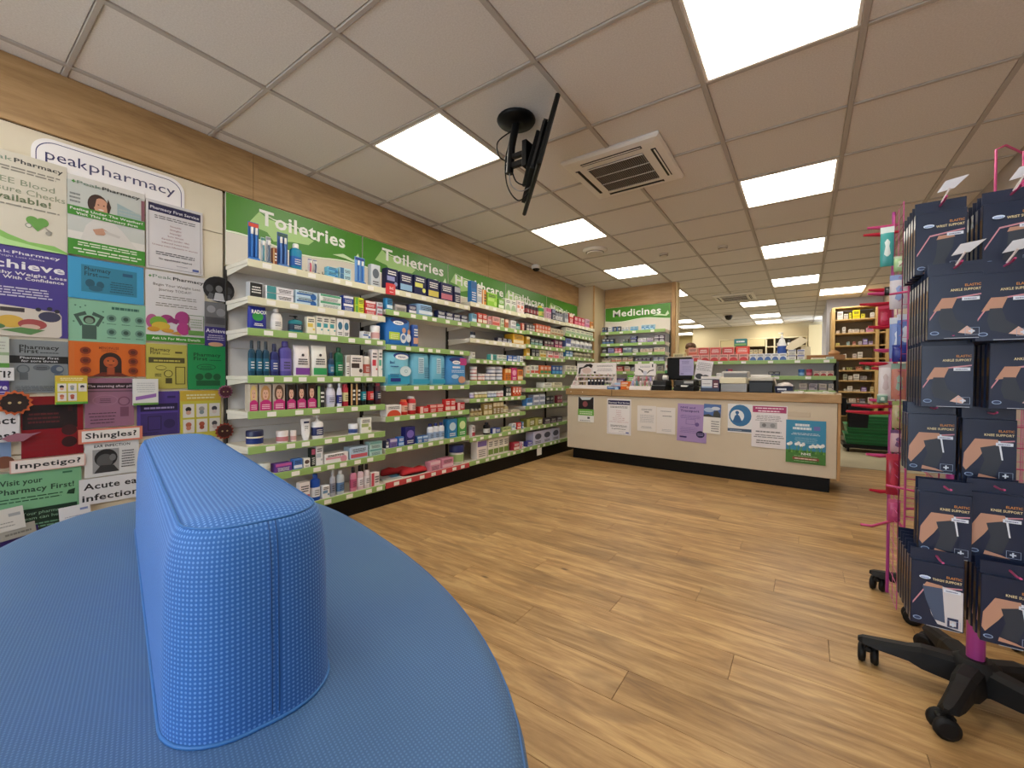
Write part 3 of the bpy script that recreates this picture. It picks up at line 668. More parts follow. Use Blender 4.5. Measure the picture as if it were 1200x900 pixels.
def wallrow(b, s, items):
    nm = LV[s] if s < len(BAY_Z[b])-1 else 'bottom'
    row(items, (XF-.005, BAY_Y[b][0], 0), (0, 1, 0), BAY_Z[b][s], math.pi/2, '%s shelf, %s' % (nm, BNAME[b]), 'goods on the %s' % BNAME[b], lo=.016, hi=BAY_Y[b][1]-BAY_Y[b][0]-.016, hmax=BAY_Z[b][s-1]-.046-BAY_Z[b][s] if s else 9)
# ================================================================== goods on the left wall
wallrow(0, 0, [(290.5, 306, 1, 'blister', 45, '2f63a8', '3f7fd0', 'd0452c', 'blue toothbrush twin pack'), (308, 313, 1, 'blister', 30, 'dfe6ea', '4f8a94', '4b8f86', 'white toothbrush pack'), (314, 320, 1, 'blister', 32, 'd6dbe2', '5a6f88', '8a8f98', 'pale grey toothbrush pack'),
  (321, 326, 1, 'carton', 20, '8a4a30', 'c7a070', 2, 'slim brown carton'), (327, 340, 1, 'blister', 40, '3a5f9c', '5b86c8', '274f4b', 'blue toothbrush pack'), (343, 357, 1, 'bottle', 31, '1f86ad', '2c62b0', 'f2f2f0', 'teal mouthwash bottle'),
  (363, 368, 1, 'blister', 17, 'e6e2e4', 'c8536b', '8a90a8', 'small pink toothbrush pack'), (369, 374, 1, 'blister', 17, 'e6e2e4', '4b5a78', '8a90a8', 'small navy toothbrush pack'),
  (385, 398, 1, 'carton', 6, '6fb8d8', '2b79b8', 4, 'light blue floss pack', 2), (399, 413, 1, 'carton', 7, 'b6dbe6', '3a6f9c', 2, 'pale blue floss pack', 2), (418, 430, 1, 'blister', 31, '6f9fd6', '2f6fc0', '2b3f88', 'tall light blue brush pack'),
  (436, 447, 1, 'carton', 26, 'c3cad0', '5b6470', 3, 'grey white brush head pack')])
wallrow(0, 1, [(289, 310, 1, 'carton', 18, 'b9bcc0', '17181a', 6, 'black and silver carton'), (312, 346, 1, 'carton', 8, 'e8e6ea', '3f8f94', 2, 'long white toothpaste carton', 2), (347, 374, 1, 'carton', 8, 'bfd8e8', '1f5fa8', 4, 'blue white toothpaste carton', 2),
  (375, 402, 1, 'carton', 8, 'e6ebe8', '4fa078', 1, 'white green toothpaste carton', 2), (403, 416, 1, 'carton', 9, '243f94', 'e6e6ea', 1, 'blue toothpaste carton', 2), (417, 428, 1, 'carton', 9, 'd6dc3c', '6fb03c', 2, 'lime toothpaste carton', 2),
  (429, 442, 1, 'carton', 8, 'c8323c', 'e8d8d8', 1, 'red toothpaste carton', 2), (443, 452, 1, 'carton', 8, 'd9dce6', 'b05a70', 0, 'pale toothpaste carton', 2)])
o_ = [(290, 315, 1, 'pouch', 27, '2b3592', '2f9a48', 1, 'dark blue bath salts pouch'), (320, 334, 1, 'flat', 26, 'e8e4e0', 'f0ece8', 'dcd6d0', 'white lotion bottle'), (342, 358, 1, 'pump', 20, '1f7a86', '2b3a50', '20262c', 'teal hand wash bottle'),
  (361, 371, 1, 'carton', 20, 'efe9d2', 'e0c85a', 4, 'cream soap carton'), (372, 395, 3, 'carton', 22, 'ece9dc', '3f9aa0', 4, 'white face care carton'), (396, 411, 2, 'carton', 21, 'ece8e6', '3b6f8c', 3, 'white skin cream carton'),
  (426, 436, 1, 'carton', 9, 'e8ebf0', '5a78b0', 4, 'small white carton'), (439, 449, 1, 'jar', 17, 'efeae6', 'd8a8a8', 'f2f0ec', 'white tall pot')]
wallrow(0, 2, o_)
wallrow(0, 3, [(291, 318, 3, 'bottle', 41, '123f58', '20607c', '24303c', 'dark teal shower gel bottle'), (319, 329, 1, 'bottle', 38, '232a66', '3a4688', '1c2046', 'navy bath bottle'), (330, 345, 1, 'bottle', 41, '584f9c', '7468b4', '463c86', 'purple bath bottle'),
  (346, 366, 1, 'pouch', 36, 'e9e3e2', '7a3f9a', 0, 'white and purple pouch'), (367, 386, 1, 'pouch', 36, 'e9e8e0', '2f9a5c', 0, 'white and green pouch'), (387, 394, 1, 'bottle', 28, '1c3a58', '2f6f94', '16283c', 'navy slim bottle'), (395, 405, 1, 'bottle', 34, '12603f', '1c7a50', '0e4a30', 'dark green bottle'),
  (407, 411, 1, 'carton', 25, 'e8e4de', 'b0a89e', 1, 'thin white carton'), (412, 427, 1, 'carton', 25, 'e6e0da', '3a2f2c', 4, 'white carton with dark photo'), (428, 436, 1, 'bottle', 29, 'd9d2c8', 'b0564a', '17151a', 'pale bottle with black cap'), (437, 444, 1, 'carton', 32, 'f0e8e8', 'c83a4a', 4, 'tall white red carton'), (445, 451, 1, 'carton', 32, 'eae9e2', '5fae98', 4, 'tall white mint carton')])
wallrow(0, 4, [(287, 303.5, 1, 'dye', 32, 'd9bf78', 'c22a78', 'a', 'blonde hair dye carton'), (305, 319.5, 1, 'dye', 31, 'b98f5c', 'c22a78', 'a', 'honey blonde hair dye carton'), (321, 335.5, 1, 'dye', 31, '5e4636', 'c22a78', 'a', 'light brown hair dye carton'),
  (337, 348, 1, 'dye', 29, '241a18', 'c22a78', 'dark', 'black hair dye carton'), (349, 360, 1, 'dye', 29, '2f1c16', 'c22a78', 'dark', 'dark brown hair dye carton'), (361, 372, 1, 'dye', 29, '3a211a', 'c22a78', 'dark', 'brown hair dye carton'),
  (373, 382, 1, 'carton', 26, '23272a', '86b26a', 2, 'black and green carton'), (384, 396, 1, 'flat', 28, 'dcdcec', 'c7c8e0', 'ececf4', 'pale lilac lotion bottle'), (397, 403, 1, 'flat', 28, 'dcdcec', '2a2f78', 'ececf4', 'slim pale lilac bottle'),
  (404, 411, 1, 'can', 26, 'b83040', 'd8cf98', 'b83040', 'red and cream spray can'), (412, 424, 2, 'carton', 27, '17120f', 'c8a06a', 2, 'black carton with gold figure'), (425, 432, 1, 'can', 27, '15171a', '1f8a9c', '15171a', 'black and teal spray can'),
  (433, 441, 1, 'can', 27, '15171a', 'cc2f2f', '15171a', 'black and red spray can'), (442, 450, 1, 'can', 31, '4a1f28', '23263c', 'a02838', 'dark red spray can')])
wallrow(0, 5, [(290, 314, 1, 'jar', 18, 'e3d6b6', '1c2f70', '141c46', 'wide petroleum jelly jar with navy lid'), (328, 342, 1, 'jar', 14, 'ece6e2', 'c07a80', 'e6dcd8', 'white cream jar'), (343, 350, 1, 'jar', 13, 'e8dcd6', 'c89a98', 'e6dcd8', 'small pale jar'), (355, 367, 1, 'tube', 25, 'eeedee', '27305c', 'e8e8ea', 'white hand cream tube'),
  (369, 382, 1, 'pump', 27, 'eeecec', '2b3566', 'f0eeee', 'white lotion pump bottle'), (413, 423, 1, 'jar', 12, 'e6e8f0', '3a4f8c', 'eceef4', 'white cream pot'), (424, 437, 1, 'carton', 18, 'ebebe2', 'a8b87a', 4, 'white skin care carton')])
wallrow(0, 6, [(306, 321, 1, 'jar', 13, 'd9dbd0', 'b8bcae', 'c9ccc4', 'clear cotton bud tub'), (323, 344, 1, 'carton', 10, '6a3f94', 'c05a9c', 1, 'flat purple pack'), (345, 356, 1, 'carton', 12, '4a78c0', 'e4e6ee', 0, 'blue and white box'), (357, 365, 1, 'carton', 11, 'eceae4', '5a4a44', 3, 'small white box'),
  (366, 371, 1, 'carton', 21, '23302c', 'b85a7a', 1, 'slim dark carton'), (371.5, 380, 1, 'carton', 24, 'e9e9ec', 'b0bcc8', 4, 'tall white carton'), (381, 410, 1, 'carton', 11, 'ece9ea', 'd898a8', 4, 'long white tube carton'), (411, 433, 1, 'carton', 14, 'b8d0e4', 'c85a68', 0, 'blue white box with red stripe'), (434, 450, 1, 'carton', 8, 'b3d6d2', '6fa8a4', 1, 'mint green box', 2)])
wallrow(0, 7, [(352, 365, 1, 'carton', 25, 'e9e2e2', 'b8404c', 0, 'white and red carton'), (367, 378, 1, 'bottle', 31, '1f4fae', 'e0e4ee', '2a5cc0', 'blue lotion bottle with white label'), (379, 388, 1, 'carton', 15, 'e6eaf0', '6f94b8', 4, 'small white blue carton'), (389, 395, 1, 'bottle', 31, 'b8bcc8', '8a8fa4', 'd0d4dc', 'grey clear bottle'), (397, 406, 1, 'bottle', 28, 'c2ccd4', '5f84b4', 'e6eaee', 'clear blue label bottle'),
  (413, 420.5, 1, 'bottle', 28, 'd888a4', 'c05a80', '1a1618', 'pink bottle with black cap'), (421, 428.5, 1, 'bottle', 28, 'e2c8d4', 'ece4ec', '1a1618', 'pale pink bottle with black cap'), (429, 435.5, 1, 'bottle', 28, 'e0d4d8', 'e8e4ea', '1a1618', 'clear bottle with black cap'), (436, 446, 1, 'carton', 16, 'e8dcdc', 'c84a5c', 2, 'red and white striped pack')])
# bay two
wallrow(1, 0, [(452, 468, 1, 'carton', 24, '1a1f4c', '8f94c4', 4, 'navy skincare carton'), (469.5, 485, 1, 'carton', 23, '1a1f4c', '8fb8dc', 0, 'navy and light blue carton'), (486.5, 501, 1, 'carton', 23, '1a1f4c', 'd8d868', 4, 'navy carton with yellow stripe'), (502.5, 516, 1, 'carton', 22, '1a1f4c', 'd8c858', 0, 'navy carton with gold stripe'),
  (517.5, 532, 1, 'carton', 21, '1c2050', 'c0687c', 0, 'navy carton with pink stripe'), (533.5, 541, 1, 'carton', 20, '23284c', 'a8acb8', 1, 'slim navy carton')])
wallrow(1, 1, [(447, 462, 1, 'pack', 14, '3a8fc4', 'dceaf2', 0, 'blue wipes pack'), (464, 478, 1, 'carton', 8, 'a09a98', 'c4bebc', 1, 'grey box'), (480, 489.5, 1, 'carton', 10, '2f3360', 'e4e4ea', 0, 'navy and white box'), (490, 510, 1, 'pack', 14, '8fb4d8', 'dfe8f2', 0, 'light blue soft pack'), (514, 551, 4, 'carton', 9, '1c2146', 'c6cad8', 0, 'small navy box')])
wallrow(1, 2, [(455, 484, 1, 'pack', 33, '2f78c8', 'b4d436', 'bag', 'large blue pads pack'), (485, 492, 1, 'pack', 26, '3558a0', 'c99a80', 'x', 'narrow dark blue pads pack')])
wallrow(1, 3, [(453, 483, 1, 'pack', 40, '7cc4dc', '2f9fc4', 'bed', 'large light blue bed pads pack'), (484, 506, 1, 'pack', 38, '74bcd8', '2f9fc4', 'side', 'pale blue bed pads pack sideways'), (507, 524, 1, 'pack', 37, '74bcd8', '2f9fc4', 'side', 'narrow pale blue pads pack'), (525, 549, 1, 'pack', 34, '4a94d4', 'b5367f', 'pants', 'blue and pink pants pack')])
wallrow(1, 4, [(452, 472, 1, 'carton', 13, 'e8e4e2', 'cc4a2c', 5, 'white box with red swirl'), (473, 481, 1, 'can', 18, 'c83028', 'e8b8a0', 'e06a3c', 'red spray can'), (482, 491, 1, 'can', 21, 'c02830', 'e4c8c0', 'd8d0cc', 'red freeze spray can'), (493, 504, 1, 'carton', 8, 'c43030', 'e8c0b8', 2, 'low red box'), (505, 521, 2, 'carton', 9, 'c83838', 'e4b0a8', 1, 'red tube box'), (523, 535, 2, 'carton', 14, 'c83030', 'e8d0c8', 0, 'red heat patch box'), (537, 546, 1, 'carton', 9, 'b83038', 'e0c0c0', 2, 'small red box')])
wallrow(1, 5, [(450, 457, 1, 'carton', 9, '3a3c58', 'd8dae4', 0, 'small navy box'), (458, 467, 1, 'carton', 10, '7a6ab4', 'c8c0e0', 1, 'purple box'), (468, 475, 1, 'carton', 11, '3a74c8', 'a8c8ec', 0, 'bright blue box'), (476, 488, 1, 'carton', 21, '2a2a70', '7a68c0', 3, 'tall navy purple carton'), (490, 503, 2, 'carton', 8, '3468b0', 'b0cce8', 1, 'small blue box'), (504, 523, 3, 'bottle', 20, 'e4e8f0', '9ab4d8', '23307c', 'white bottle with blue cap'),
  (526, 537, 1, 'carton', 22, '3480b8', 'bcd8e4', 3, 'blue fibre carton'), (538, 548, 1, 'carton', 22, '4f9a50', 'd0e4a8', 3, 'green fibre carton')])
wallrow(1, 6, [(505, 518, 1, 'carton', 11, 'd898ac', 'e8c4d0', 1, 'pink box'), (519, 533, 1, 'carton', 11, 'd48ca4', 'e8c4d0', 0, 'rose pink box'), (536, 549, 1, 'jar', 22, 'd8d8cc', '9ab87a', '1f2a6c', 'clear tub with blue lid')])
# bay three
wallrow(2, 0, [(553, 560, 1, 'carton', 25, '2f74b4', '1f5f9c', 1, 'tall blue carton'), (560.5, 566, 1, 'carton', 22, 'e8e4dc', 'b8c0c8', 0, 'tall white carton'), (566.5, 571, 1, 'carton', 18, 'e0933c', 'e8d4b0', 2, 'slim orange carton'), (572, 584, 1, 'carton', 16, '8fc83c', 'b8dc70', 4, 'lime green carton'), (585, 592, 1, 'carton', 12, '6faa3c', 'e6ecd8', 0, 'small green carton'), (593, 606, 2, 'carton', 14, 'dde0d4', '9ab88c', 5, 'white and green carton'), (607, 616, 2, 'carton', 15, 'e8dcd8', 'd8846c', 4, 'white and coral carton')])
wallrow(2, 1, [(554, 560, 1, 'carton', 10, '7fb4d0', 'dce8ee', 0, 'light blue carton'), (561, 572, 2, 'carton', 12, 'c84838', 'e8dcc8', 0, 'red and cream carton'), (573, 577, 1, 'carton', 10, 'e0b0b0', 'c86a6a', 1, 'pale pink carton'), (578, 587, 1, 'carton', 11, 'e2a8a0', 'cc5a50', 0, 'pink and red carton'), (588, 592, 1, 'carton', 10, 'd8dcc0', '9ab080', 0, 'pale green carton'), (593, 597, 1, 'carton', 10, 'd87858', 'e8d0c0', 1, 'coral carton'), (600, 606, 1, 'carton', 10, 'e4e4e4', 'a8a8b0', 0, 'white carton'), (607, 612, 1, 'bottle', 9, '2f7a74', 'b8d0cc', '1f2a2c', 'small teal bottle'), (613, 617, 2, 'carton', 9, 'c85a4c', 'e8e0d8', 2, 'slim red carton')])
wallrow(2, 2, [(554, 559, 2, 'jar', 8, '2a3048', 'd8dce0', '1c2030', 'small navy jar'), (584, 601, 3, 'carton', 5, '2c2a38', 'b8b8c8', 0, 'low dark box'), (602, 616, 1, 'carton', 13, 'd8a428', 'e8d8b0', 0, 'mustard yellow display box')])
wallrow(2, 3, [(554, 558, 1, 'carton', 8, 'ece9de', 'b0b4a4', 0, 'small cream box'), (576, 583, 1, 'carton', 7, '4fa09c', 'dfe8e4', 2, 'teal box'), (584, 595, 2, 'carton', 7, 'e4e8de', '8fb0a0', 0, 'white and green low box'), (596, 607, 2, 'carton', 7, '3a68b8', 'dfe4ee', 0, 'blue low box'), (608, 614, 1, 'carton', 7, 'e4e6e8', '7a98c0', 2, 'white low box')])
wallrow(2, 4, [(556, 562, 1, 'jar', 8, 'a83440', 'e8dcd8', 'd8d0cc', 'red tablet jar', 2), (563, 570, 2, 'jar', 8, 'b03038', 'e8d8d4', 'd8d0cc', 'red vitamin jar'), (571, 576, 1, 'jar', 8, '3a4478', 'e0e0e8', 'd8d4d4', 'blue vitamin jar'), (576.5, 584, 1, 'jar', 8, '34386c', 'e0e0e8', 'd8d4d4', 'navy tablet jar', 2), (585, 592, 1, 'jar', 8, '2f3a68', 'd8dce8', 'd4d0d4', 'dark blue tablet jar', 2), (593, 600, 2, 'carton', 14, 'd87a2c', 'e8c890', 1, 'slim orange vitamin carton'), (600.5, 607, 1, 'carton', 15, 'c83a78', 'e8a0b8', 3, 'magenta vitamin carton'), (607.5, 614, 1, 'carton', 13, 'd8823c', 'e8d0a8', 0, 'orange vitamin carton')])
wallrow(2, 5, [(554, 558, 1, 'jar', 7, '6a4898', 'd0c4e0', 'd8d4dc', 'purple vitamin jar'), (559, 573, 4, 'jar', 7, '8f7a28', 'e0d49c', 'd8d8cc', 'gold vitamin jar'), (574, 584, 3, 'jar', 7, '263a80', 'd0d8ec', 'd8dce4', 'royal blue vitamin jar'), (585, 592, 2, 'jar', 7, 'b83048', 'ecd4d8', 'e0d8d8', 'crimson vitamin jar'), (594, 600, 2, 'carton', 11, '2c3034', 'd8dcdc', 0, 'black and white carton'), (602, 612, 3, 'carton', 11, 'd0502c', 'ecdcd0', 4, 'red orange carton')])
wallrow(2, 6, [(554, 567, 3, 'bottle', 9, '8a7444', 'c8b88c', 'e4dcc8', 'small gold bottle'), (568, 578, 2, 'carton', 14, '9c8850', 'd4c8a0', 0, 'tall gold carton'), (579, 591, 3, 'carton', 14, '8f7a48', 'd8cca8', 1, 'tall khaki carton'), (592, 598, 1, 'bottle', 10, 'b0a070', 'ddd4b4', 'e4dcc8', 'pale gold bottle'), (600, 610, 1, 'carton', 3, 'd8ccb8', 'b0a48c', 0, 'flat cream pack')])
wallrow(2, 7, [(554, 558, 1, 'carton', 14, 'e0d8d8', 'a83040', 0, 'white carton with red print'), (571, 577, 1, 'bottle', 14, '17181c', 'd8dcdc', '17181c', 'black medicine bottle'), (578, 588, 1, 'carton', 6, '3a4f9c', 'd8dcec', 2, 'blue plaster box'), (590, 600, 2, 'carton', 5, 'a8b878', 'd8d0a0', 0, 'flat green plaster pack'), (601, 606, 1, 'carton', 8, 'dce0e4', '6a8fb0', 4, 'white dressing box'), (607, 612, 1, 'carton', 8, 'c83838', 'e8c8c4', 0, 'red first aid box'), (613, 616.5, 1, 'carton', 8, '4a78a8', 'd8e0e8', 0, 'blue dressing box')])
wallrow(2, 8, [(560, 572, 1, 'carton', 22, 'e6dcd6', '7a68a8', 1, 'large white incontinence box'), (573, 597, 4, 'carton', 21, 'e2dcd0', '6f8c40', 0, 'white box with green plant print'), (603, 610, 1, 'carton', 9, 'b03848', 'e4ccc8', 0, 'crimson box'), (611, 616, 1, 'carton', 8, 'd8d4e0', 'c8506c', 2, 'pale lilac box')])
# bay four
wallrow(3, 0, [(618, 633, 4, 'bottle', 13, '2a2028', '8a3a40', 'e6e6e6', 'dark cough syrup bottle'), (634, 640, 1, 'bottle', 14, '3f9a48', 'd8d868', 'e8d83c', 'green mouthwash bottle'), (641, 647, 2, 'carton', 13, 'e2b8cc', 'd05a90', 1, 'pink carton'), (648, 652, 1, 'carton', 13, '28304c', '8a94b0', 1, 'dark blue carton'), (653, 661, 3, 'bottle', 12, '8a8f9c', 'dcdce0', '3a3030', 'grey syrup bottle')])
wallrow(3, 1, [(618, 628, 3, 'carton', 8, '4a4248', 'c8c0bc', 0, 'charcoal carton'), (629, 646, 5, 'carton', 10, 'd0603c', 'e8c8a8', 0, 'orange cold remedy carton'), (647, 661, 4, 'carton', 8, 'd8ccb0', 'a88058', 0, 'cream lozenge carton')])
wallrow(3, 2, [(618, 622, 1, 'carton', 9, 'c8982c', 'e8dcb0', 1, 'yellow carton'), (623, 637, 3, 'carton', 7, '3a4a4c', '7fa8a0', 0, 'dark teal lozenge box'), (639, 650, 3, 'carton', 7, '3a2a30', '8a5a68', 0, 'dark maroon lozenge box'), (651, 660, 2, 'carton', 9, '6a2a48', 'c87a90', 0, 'plum lozenge box')])
wallrow(3, 3, [(618, 622, 1, 'carton', 9, 'd8a838', 'e8e0c0', 0, 'yellow remedy carton'), (624, 633, 2, 'carton', 9, '232426', '6a6c70', 1, 'black remedy carton'), (634, 641, 2, 'carton', 9, 'e4dcb0', 'c8a030', 0, 'white and yellow carton'), (643, 649, 1, 'carton', 9, 'e0d0cc', 'c85a5c', 0, 'white and red remedy carton'), (650, 656, 1, 'carton', 9, 'e0b4b4', 'd86a78', 0, 'pink remedy carton'), (657, 661, 1, 'carton', 8, 'e4dcd8', 'b09a94', 0, 'ivory remedy carton')])
wallrow(3, 4, [(618, 622, 1, 'carton', 9, 'e8dcc8', 'd8a078', 0, 'peach carton'), (623, 632, 2, 'carton', 10, 'd8dcd0', 'c85040', 0, 'white and red indigestion carton'), (634, 647, 3, 'carton', 10, 'd06a38', '3f8f58', 0, 'orange and green carton'), (648, 660, 3, 'carton', 10, '24488c', '4a9ac8', 0, 'blue stomach remedy carton')])
wallrow(3, 5, [(638, 648, 1, 'carton', 6, 'e6e6de', 'c8c8bc', 0, 'plain white box'), (649, 660, 1, 'carton', 6, 'e2dcc0', 'c8c0a0', 0, 'plain cream box')])
wallrow(3, 6, [(618, 625, 1, 'carton', 9, '4a84c4', 'd0e0f0', 0, 'blue tissue box'), (626, 640, 2, 'carton', 6, 'a4acc4', 'dcdfe8', 1, 'grey blue carton', 2), (641, 650, 2, 'carton', 9, '1e1e22', '5a5a64', 0, 'black support box'), (654, 660, 2, 'carton', 9, '6a2c38', 'b8707c', 0, 'dark red support box')])
wallrow(3, 7, [(618, 637, 2, 'carton', 9, '7a7a38', 'b0ac68', 2, 'olive green box'), (639, 660, 3, 'carton', 6, '3a3238', '8a7c84', 0, 'dark tray box')])
wallrow(3, 8, [(619, 625, 1, 'carton', 6, '4a4a9c', 'a8a8d8', 0, 'violet low box'), (626, 657, 3, 'carton', 15, 'c4c4dc', '4a4a5c', 3, 'lilac box with dark roundel')])
# bay five
wallrow(4, 0, [(663, 667, 2, 'carton', 11, 'a0a4ac', 'd8d8dc', 0, 'grey carton'), (668, 673, 1, 'carton', 12, 'c83828', 'ecd8c8', 1, 'red painkiller carton'), (674, 686, 3, 'carton', 10, 'b02848', 'd8788c', 0, 'magenta painkiller carton'), (687, 692, 1, 'carton', 10, 'd8a8c0', 'b86a98', 0, 'light pink carton'), (693, 697, 1, 'carton', 8, 'd88848', 'ecd0a8', 0, 'orange carton')])
wallrow(4, 1, [(664, 696, 6, 'carton', 7, 'dcdcc8', '8fb08c', 0, 'pale medicine carton')])
wallrow(4, 2, [(664, 670, 1, 'carton', 10, '6a78b4', 'dfe0ec', 0, 'blue and white carton'), (671, 696, 5, 'bottle', 10, 'e2e0dc', 'a8acbc', 'dcdcdc', 'white antiseptic bottle')])
wallrow(4, 3, [(664, 672, 2, 'carton', 8, '3f78b0', 'c8dcec', 0, 'blue carton'), (675, 694, 4, 'bottle', 7, 'c8c0a8', '8a8470', 'e0dccc', 'beige bottle')])
wallrow(4, 4, [(664, 680, 3, 'carton', 7, 'dcd8c8', '98a088', 0, 'ivory carton')])
# soft and odd goods on the lowest shelf of bay two
def slipper(x, y, z, rz, label, c1, c2):
    t = thing('red_slipper', label, 'slipper', (x, y, z), rz, 'red slippers on the bottom shelf')
    r = []
    for q, wv, hh in ((-.13, .02, .02), (-.12, .035, .05), (-.06, .042, .065), (0, .04, .05), (.06, .045, .06), (.11, .035, .045), (.13, .015, .02)):
        r.append([(q, wv*math.cos(a), max(0, hh*.5+hh*.5*math.sin(a))) for a in [2*math.pi*k/12 for k in range(12)]])
    obj('upper', MB().loft(r, M(c1, .9), smooth=True), t); obj('sole', MB().lathe([(.10, -.0), (.105, .006)], M(c2, .8), 20, sx=1.28, sy=.46), t)
zb = BAY_Z[1][-1]+.001
slipper(.12, 2.32, zb, 1.3, 'red fluffy slipper lying beside a grey lining on the bottom shelf', 'b02a30', '23201f'); slipper(.23, 2.42, zb, 1.5, 'bright red slipper with black toe next to pink boxes', 'c83038', '23201f')
t = thing('flat_packet', 'silver and blue flat packet at the red-railed shelf edge', 'packet', (.20, 2.19, zb), 1.3); obj('film', MB().bbox(-.085, .085, -.05, .05, 0, .012, M('b9c0c4', .3), .004), t); obj('blue_print', MB().add([(.0, -.04, .0125), (.08, -.04, .0125), (.08, .04, .0125), (.0, .04, .0125)], [(0, 1, 2, 3)], M('4a94bc', .4)), t)
t = thing('red_promo_tag', 'red curved offer tag clipped on the shelf of navy cartons', 'shelf tag', (XF+.006, 2.10, 1.655), math.pi/2)
obj('tag_card', MB().loft([[(-.045, 0, z), (-.02, -.008, z), (.02, -.008, z), (.045, 0, z), (.045, .002, z), (-.045, .002, z)] for z in (-.03, .055)], M('d2383c', .4)), t)
p = Print(.08, .08, -.0085, .0004, (-.04, -.03)).t('3for2', .5, .5, .25, 'f4dcdc', w=.45, bold=True).lines(.28, .2, .72, .36, 1, 'f4dcdc', .5); obj('print', p.mb, t)
pr_ = Print(.14, .05, 0, .0004).t('RADOX', 0, 0, .42, 'f0f4e8', 'c', w=.60, bold=True)
po = [o for o in bpy.data.objects if o.name.startswith('product_pouch') and 'bath salts' in o['label']][0]
obj('wordmark', pr_.mb, po, (.0, -.032, .088))

# ================================================================== goods on the far medicines bay
def medrow(s, items): row(items, (.335, MY+.005, 0), (1, 0, 0), MZ[s], 0, '%s shelf, far medicines bay' % LV[s], 'goods on the far medicines bay', .012, .12, .016, .965)
medrow(0, [(704, 711, 2, 'carton', 6, '20283c', '5a7098', 0, 'navy carton'), (712, 716, 1, 'carton', 6, 'e4e4e4', 'a8b0b8', 0, 'white carton'), (717, 727, 2, 'carton', 6, '1c2434', '4a6a9c', 2, 'black blue carton'), (728, 736, 2, 'carton', 5, 'e0e0dc', '8aa0b4', 0, 'white blue carton'), (738, 747, 2, 'carton', 5, '9cc4dc', '4a88b8', 0, 'light blue carton'), (751, 767, 3, 'carton', 6, 'a8cce0', '3a78b0', 4, 'sky blue carton')])
medrow(1, [(704, 719, 3, 'carton', 6, '1f2a44', '5a78a8', 0, 'navy carton'), (729, 736, 2, 'carton', 5, '2a3434', '6a8078', 0, 'dark green carton'), (738, 746, 1, 'carton', 4, '23284c', '7a80b0', 0, 'dark navy carton', 2), (747, 757, 2, 'carton', 5, 'e2e0e4', 'a898b8', 0, 'white carton'), (758, 765, 1, 'carton', 5, 'd8ccd8', '7a5a98', 0, 'lilac carton'), (766, 779, 2, 'carton', 4, '4a3a50', 'd8d4d8', 0, 'plum carton', 2)])
medrow(2, [(704, 711, 1, 'carton', 5, '2c2c34', '6a6a78', 0, 'charcoal carton'), (712, 719, 1, 'carton', 6, 'a8a4cc', '6a64a0', 0, 'lavender carton'), (720, 728, 2, 'carton', 6, 'c84a60', 'ecc0c8', 0, 'rose red carton'), (730, 740, 2, 'carton', 6, '8a98a8', 'd4dae0', 1, 'blue grey carton'), (741, 747, 1, 'carton', 4, 'e8e6e0', 'b8b8b0', 0, 'white low carton'), (750, 764, 3, 'carton', 4, 'e2d4c8', 'c0a090', 0, 'cream low carton'), (766, 779, 2, 'carton', 5, 'e0d0c0', 'c8a090', 0, 'buff carton')])
medrow(3, [(704, 715, 2, 'carton', 4, 'b8a898', 'd8ccbc', 0, 'brown low carton'), (716, 728, 2, 'carton', 5, 'dccdb8', 'b86a58', 0, 'cream red carton'), (729, 741, 2, 'carton', 5, 'd4c4b4', 'a87868', 0, 'beige carton'), (743, 762, 4, 'carton', 4, '3a2f44', '7a688c', 0, 'dark purple carton'), (765, 779, 2, 'carton', 5, '6a7088', 'c4c8d8', 0, 'slate carton')])
medrow(4, [(714, 721, 1, 'carton', 6, 'd4ccc0', 'a09484', 0, 'stone carton'), (722, 730, 1, 'carton', 6, '9c2c30', 'd89890', 0, 'dark red carton'), (731, 738, 1, 'carton', 6, 'd8c8b8', 'c08a78', 0, 'sand carton'), (739, 744, 1, 'carton', 5, '5a5060', 'b0a8b8', 0, 'mauve grey carton'), (764, 776, 2, 'carton', 6, 'a8a49c', '6f6a64', 0, 'grey carton')])

# ================================================================== goods on the gondola behind the counter
def gonrow(s, items, nm, ins=.012): row(items, (GX0, GY+.005, 0), (1, 0, 0), GZ[s], 0, nm, 'goods on the gondola', ins, .1, .02, GX1-GX0-.02)
gonrow(0, [(788, 802, 1, 'carton', 10, 'd8cc9c', '8f7f4c', 0, 'cream carton')], 'gondola top by the partition')
gonrow(0, [(804, 815, 1, 'carton', 9, 'dca090', 'c8604c', 0, 'pale red carton'), (815.5, 829, 1, 'carton', 9, 'd88a80', 'c04a44', 6, 'red cold remedy carton'), (829.5, 843, 1, 'carton', 9, 'dc8c84', 'c44c48', 6, 'coral red carton'), (844, 859, 1, 'carton', 9, 'e09088', 'c03c3c', 6, 'pinkish red carton'), (860, 877, 1, 'carton', 9.5, 'cc2a24', 'e06050', 6, 'bright red carton')], 'gondola top, raised back row', .115)
rb = [o for o in bpy.data.objects if o.get('label', '').endswith('raised back row')]
for o in rb: o.location.z += .085
xa = min(o.location.x for o in rb)-.10; xb = max(o.location.x for o in rb)+.11; t = thing('display_riser', 'white riser under the raised red cartons on the gondola', 'riser', (xa, GY+.120, GZ[0]+.001))
obj('deck', MB().bbox(0, xb-xa, 0, .11, .074, .083, M('d8d4cc', .5), .002), t)
for x in (.0, (xb-xa)/2, xb-xa-.006): obj('leg', MB().bbox(x, x+.006, 0, .11, 0, .0735, M('d8d4cc', .5), .001), t)
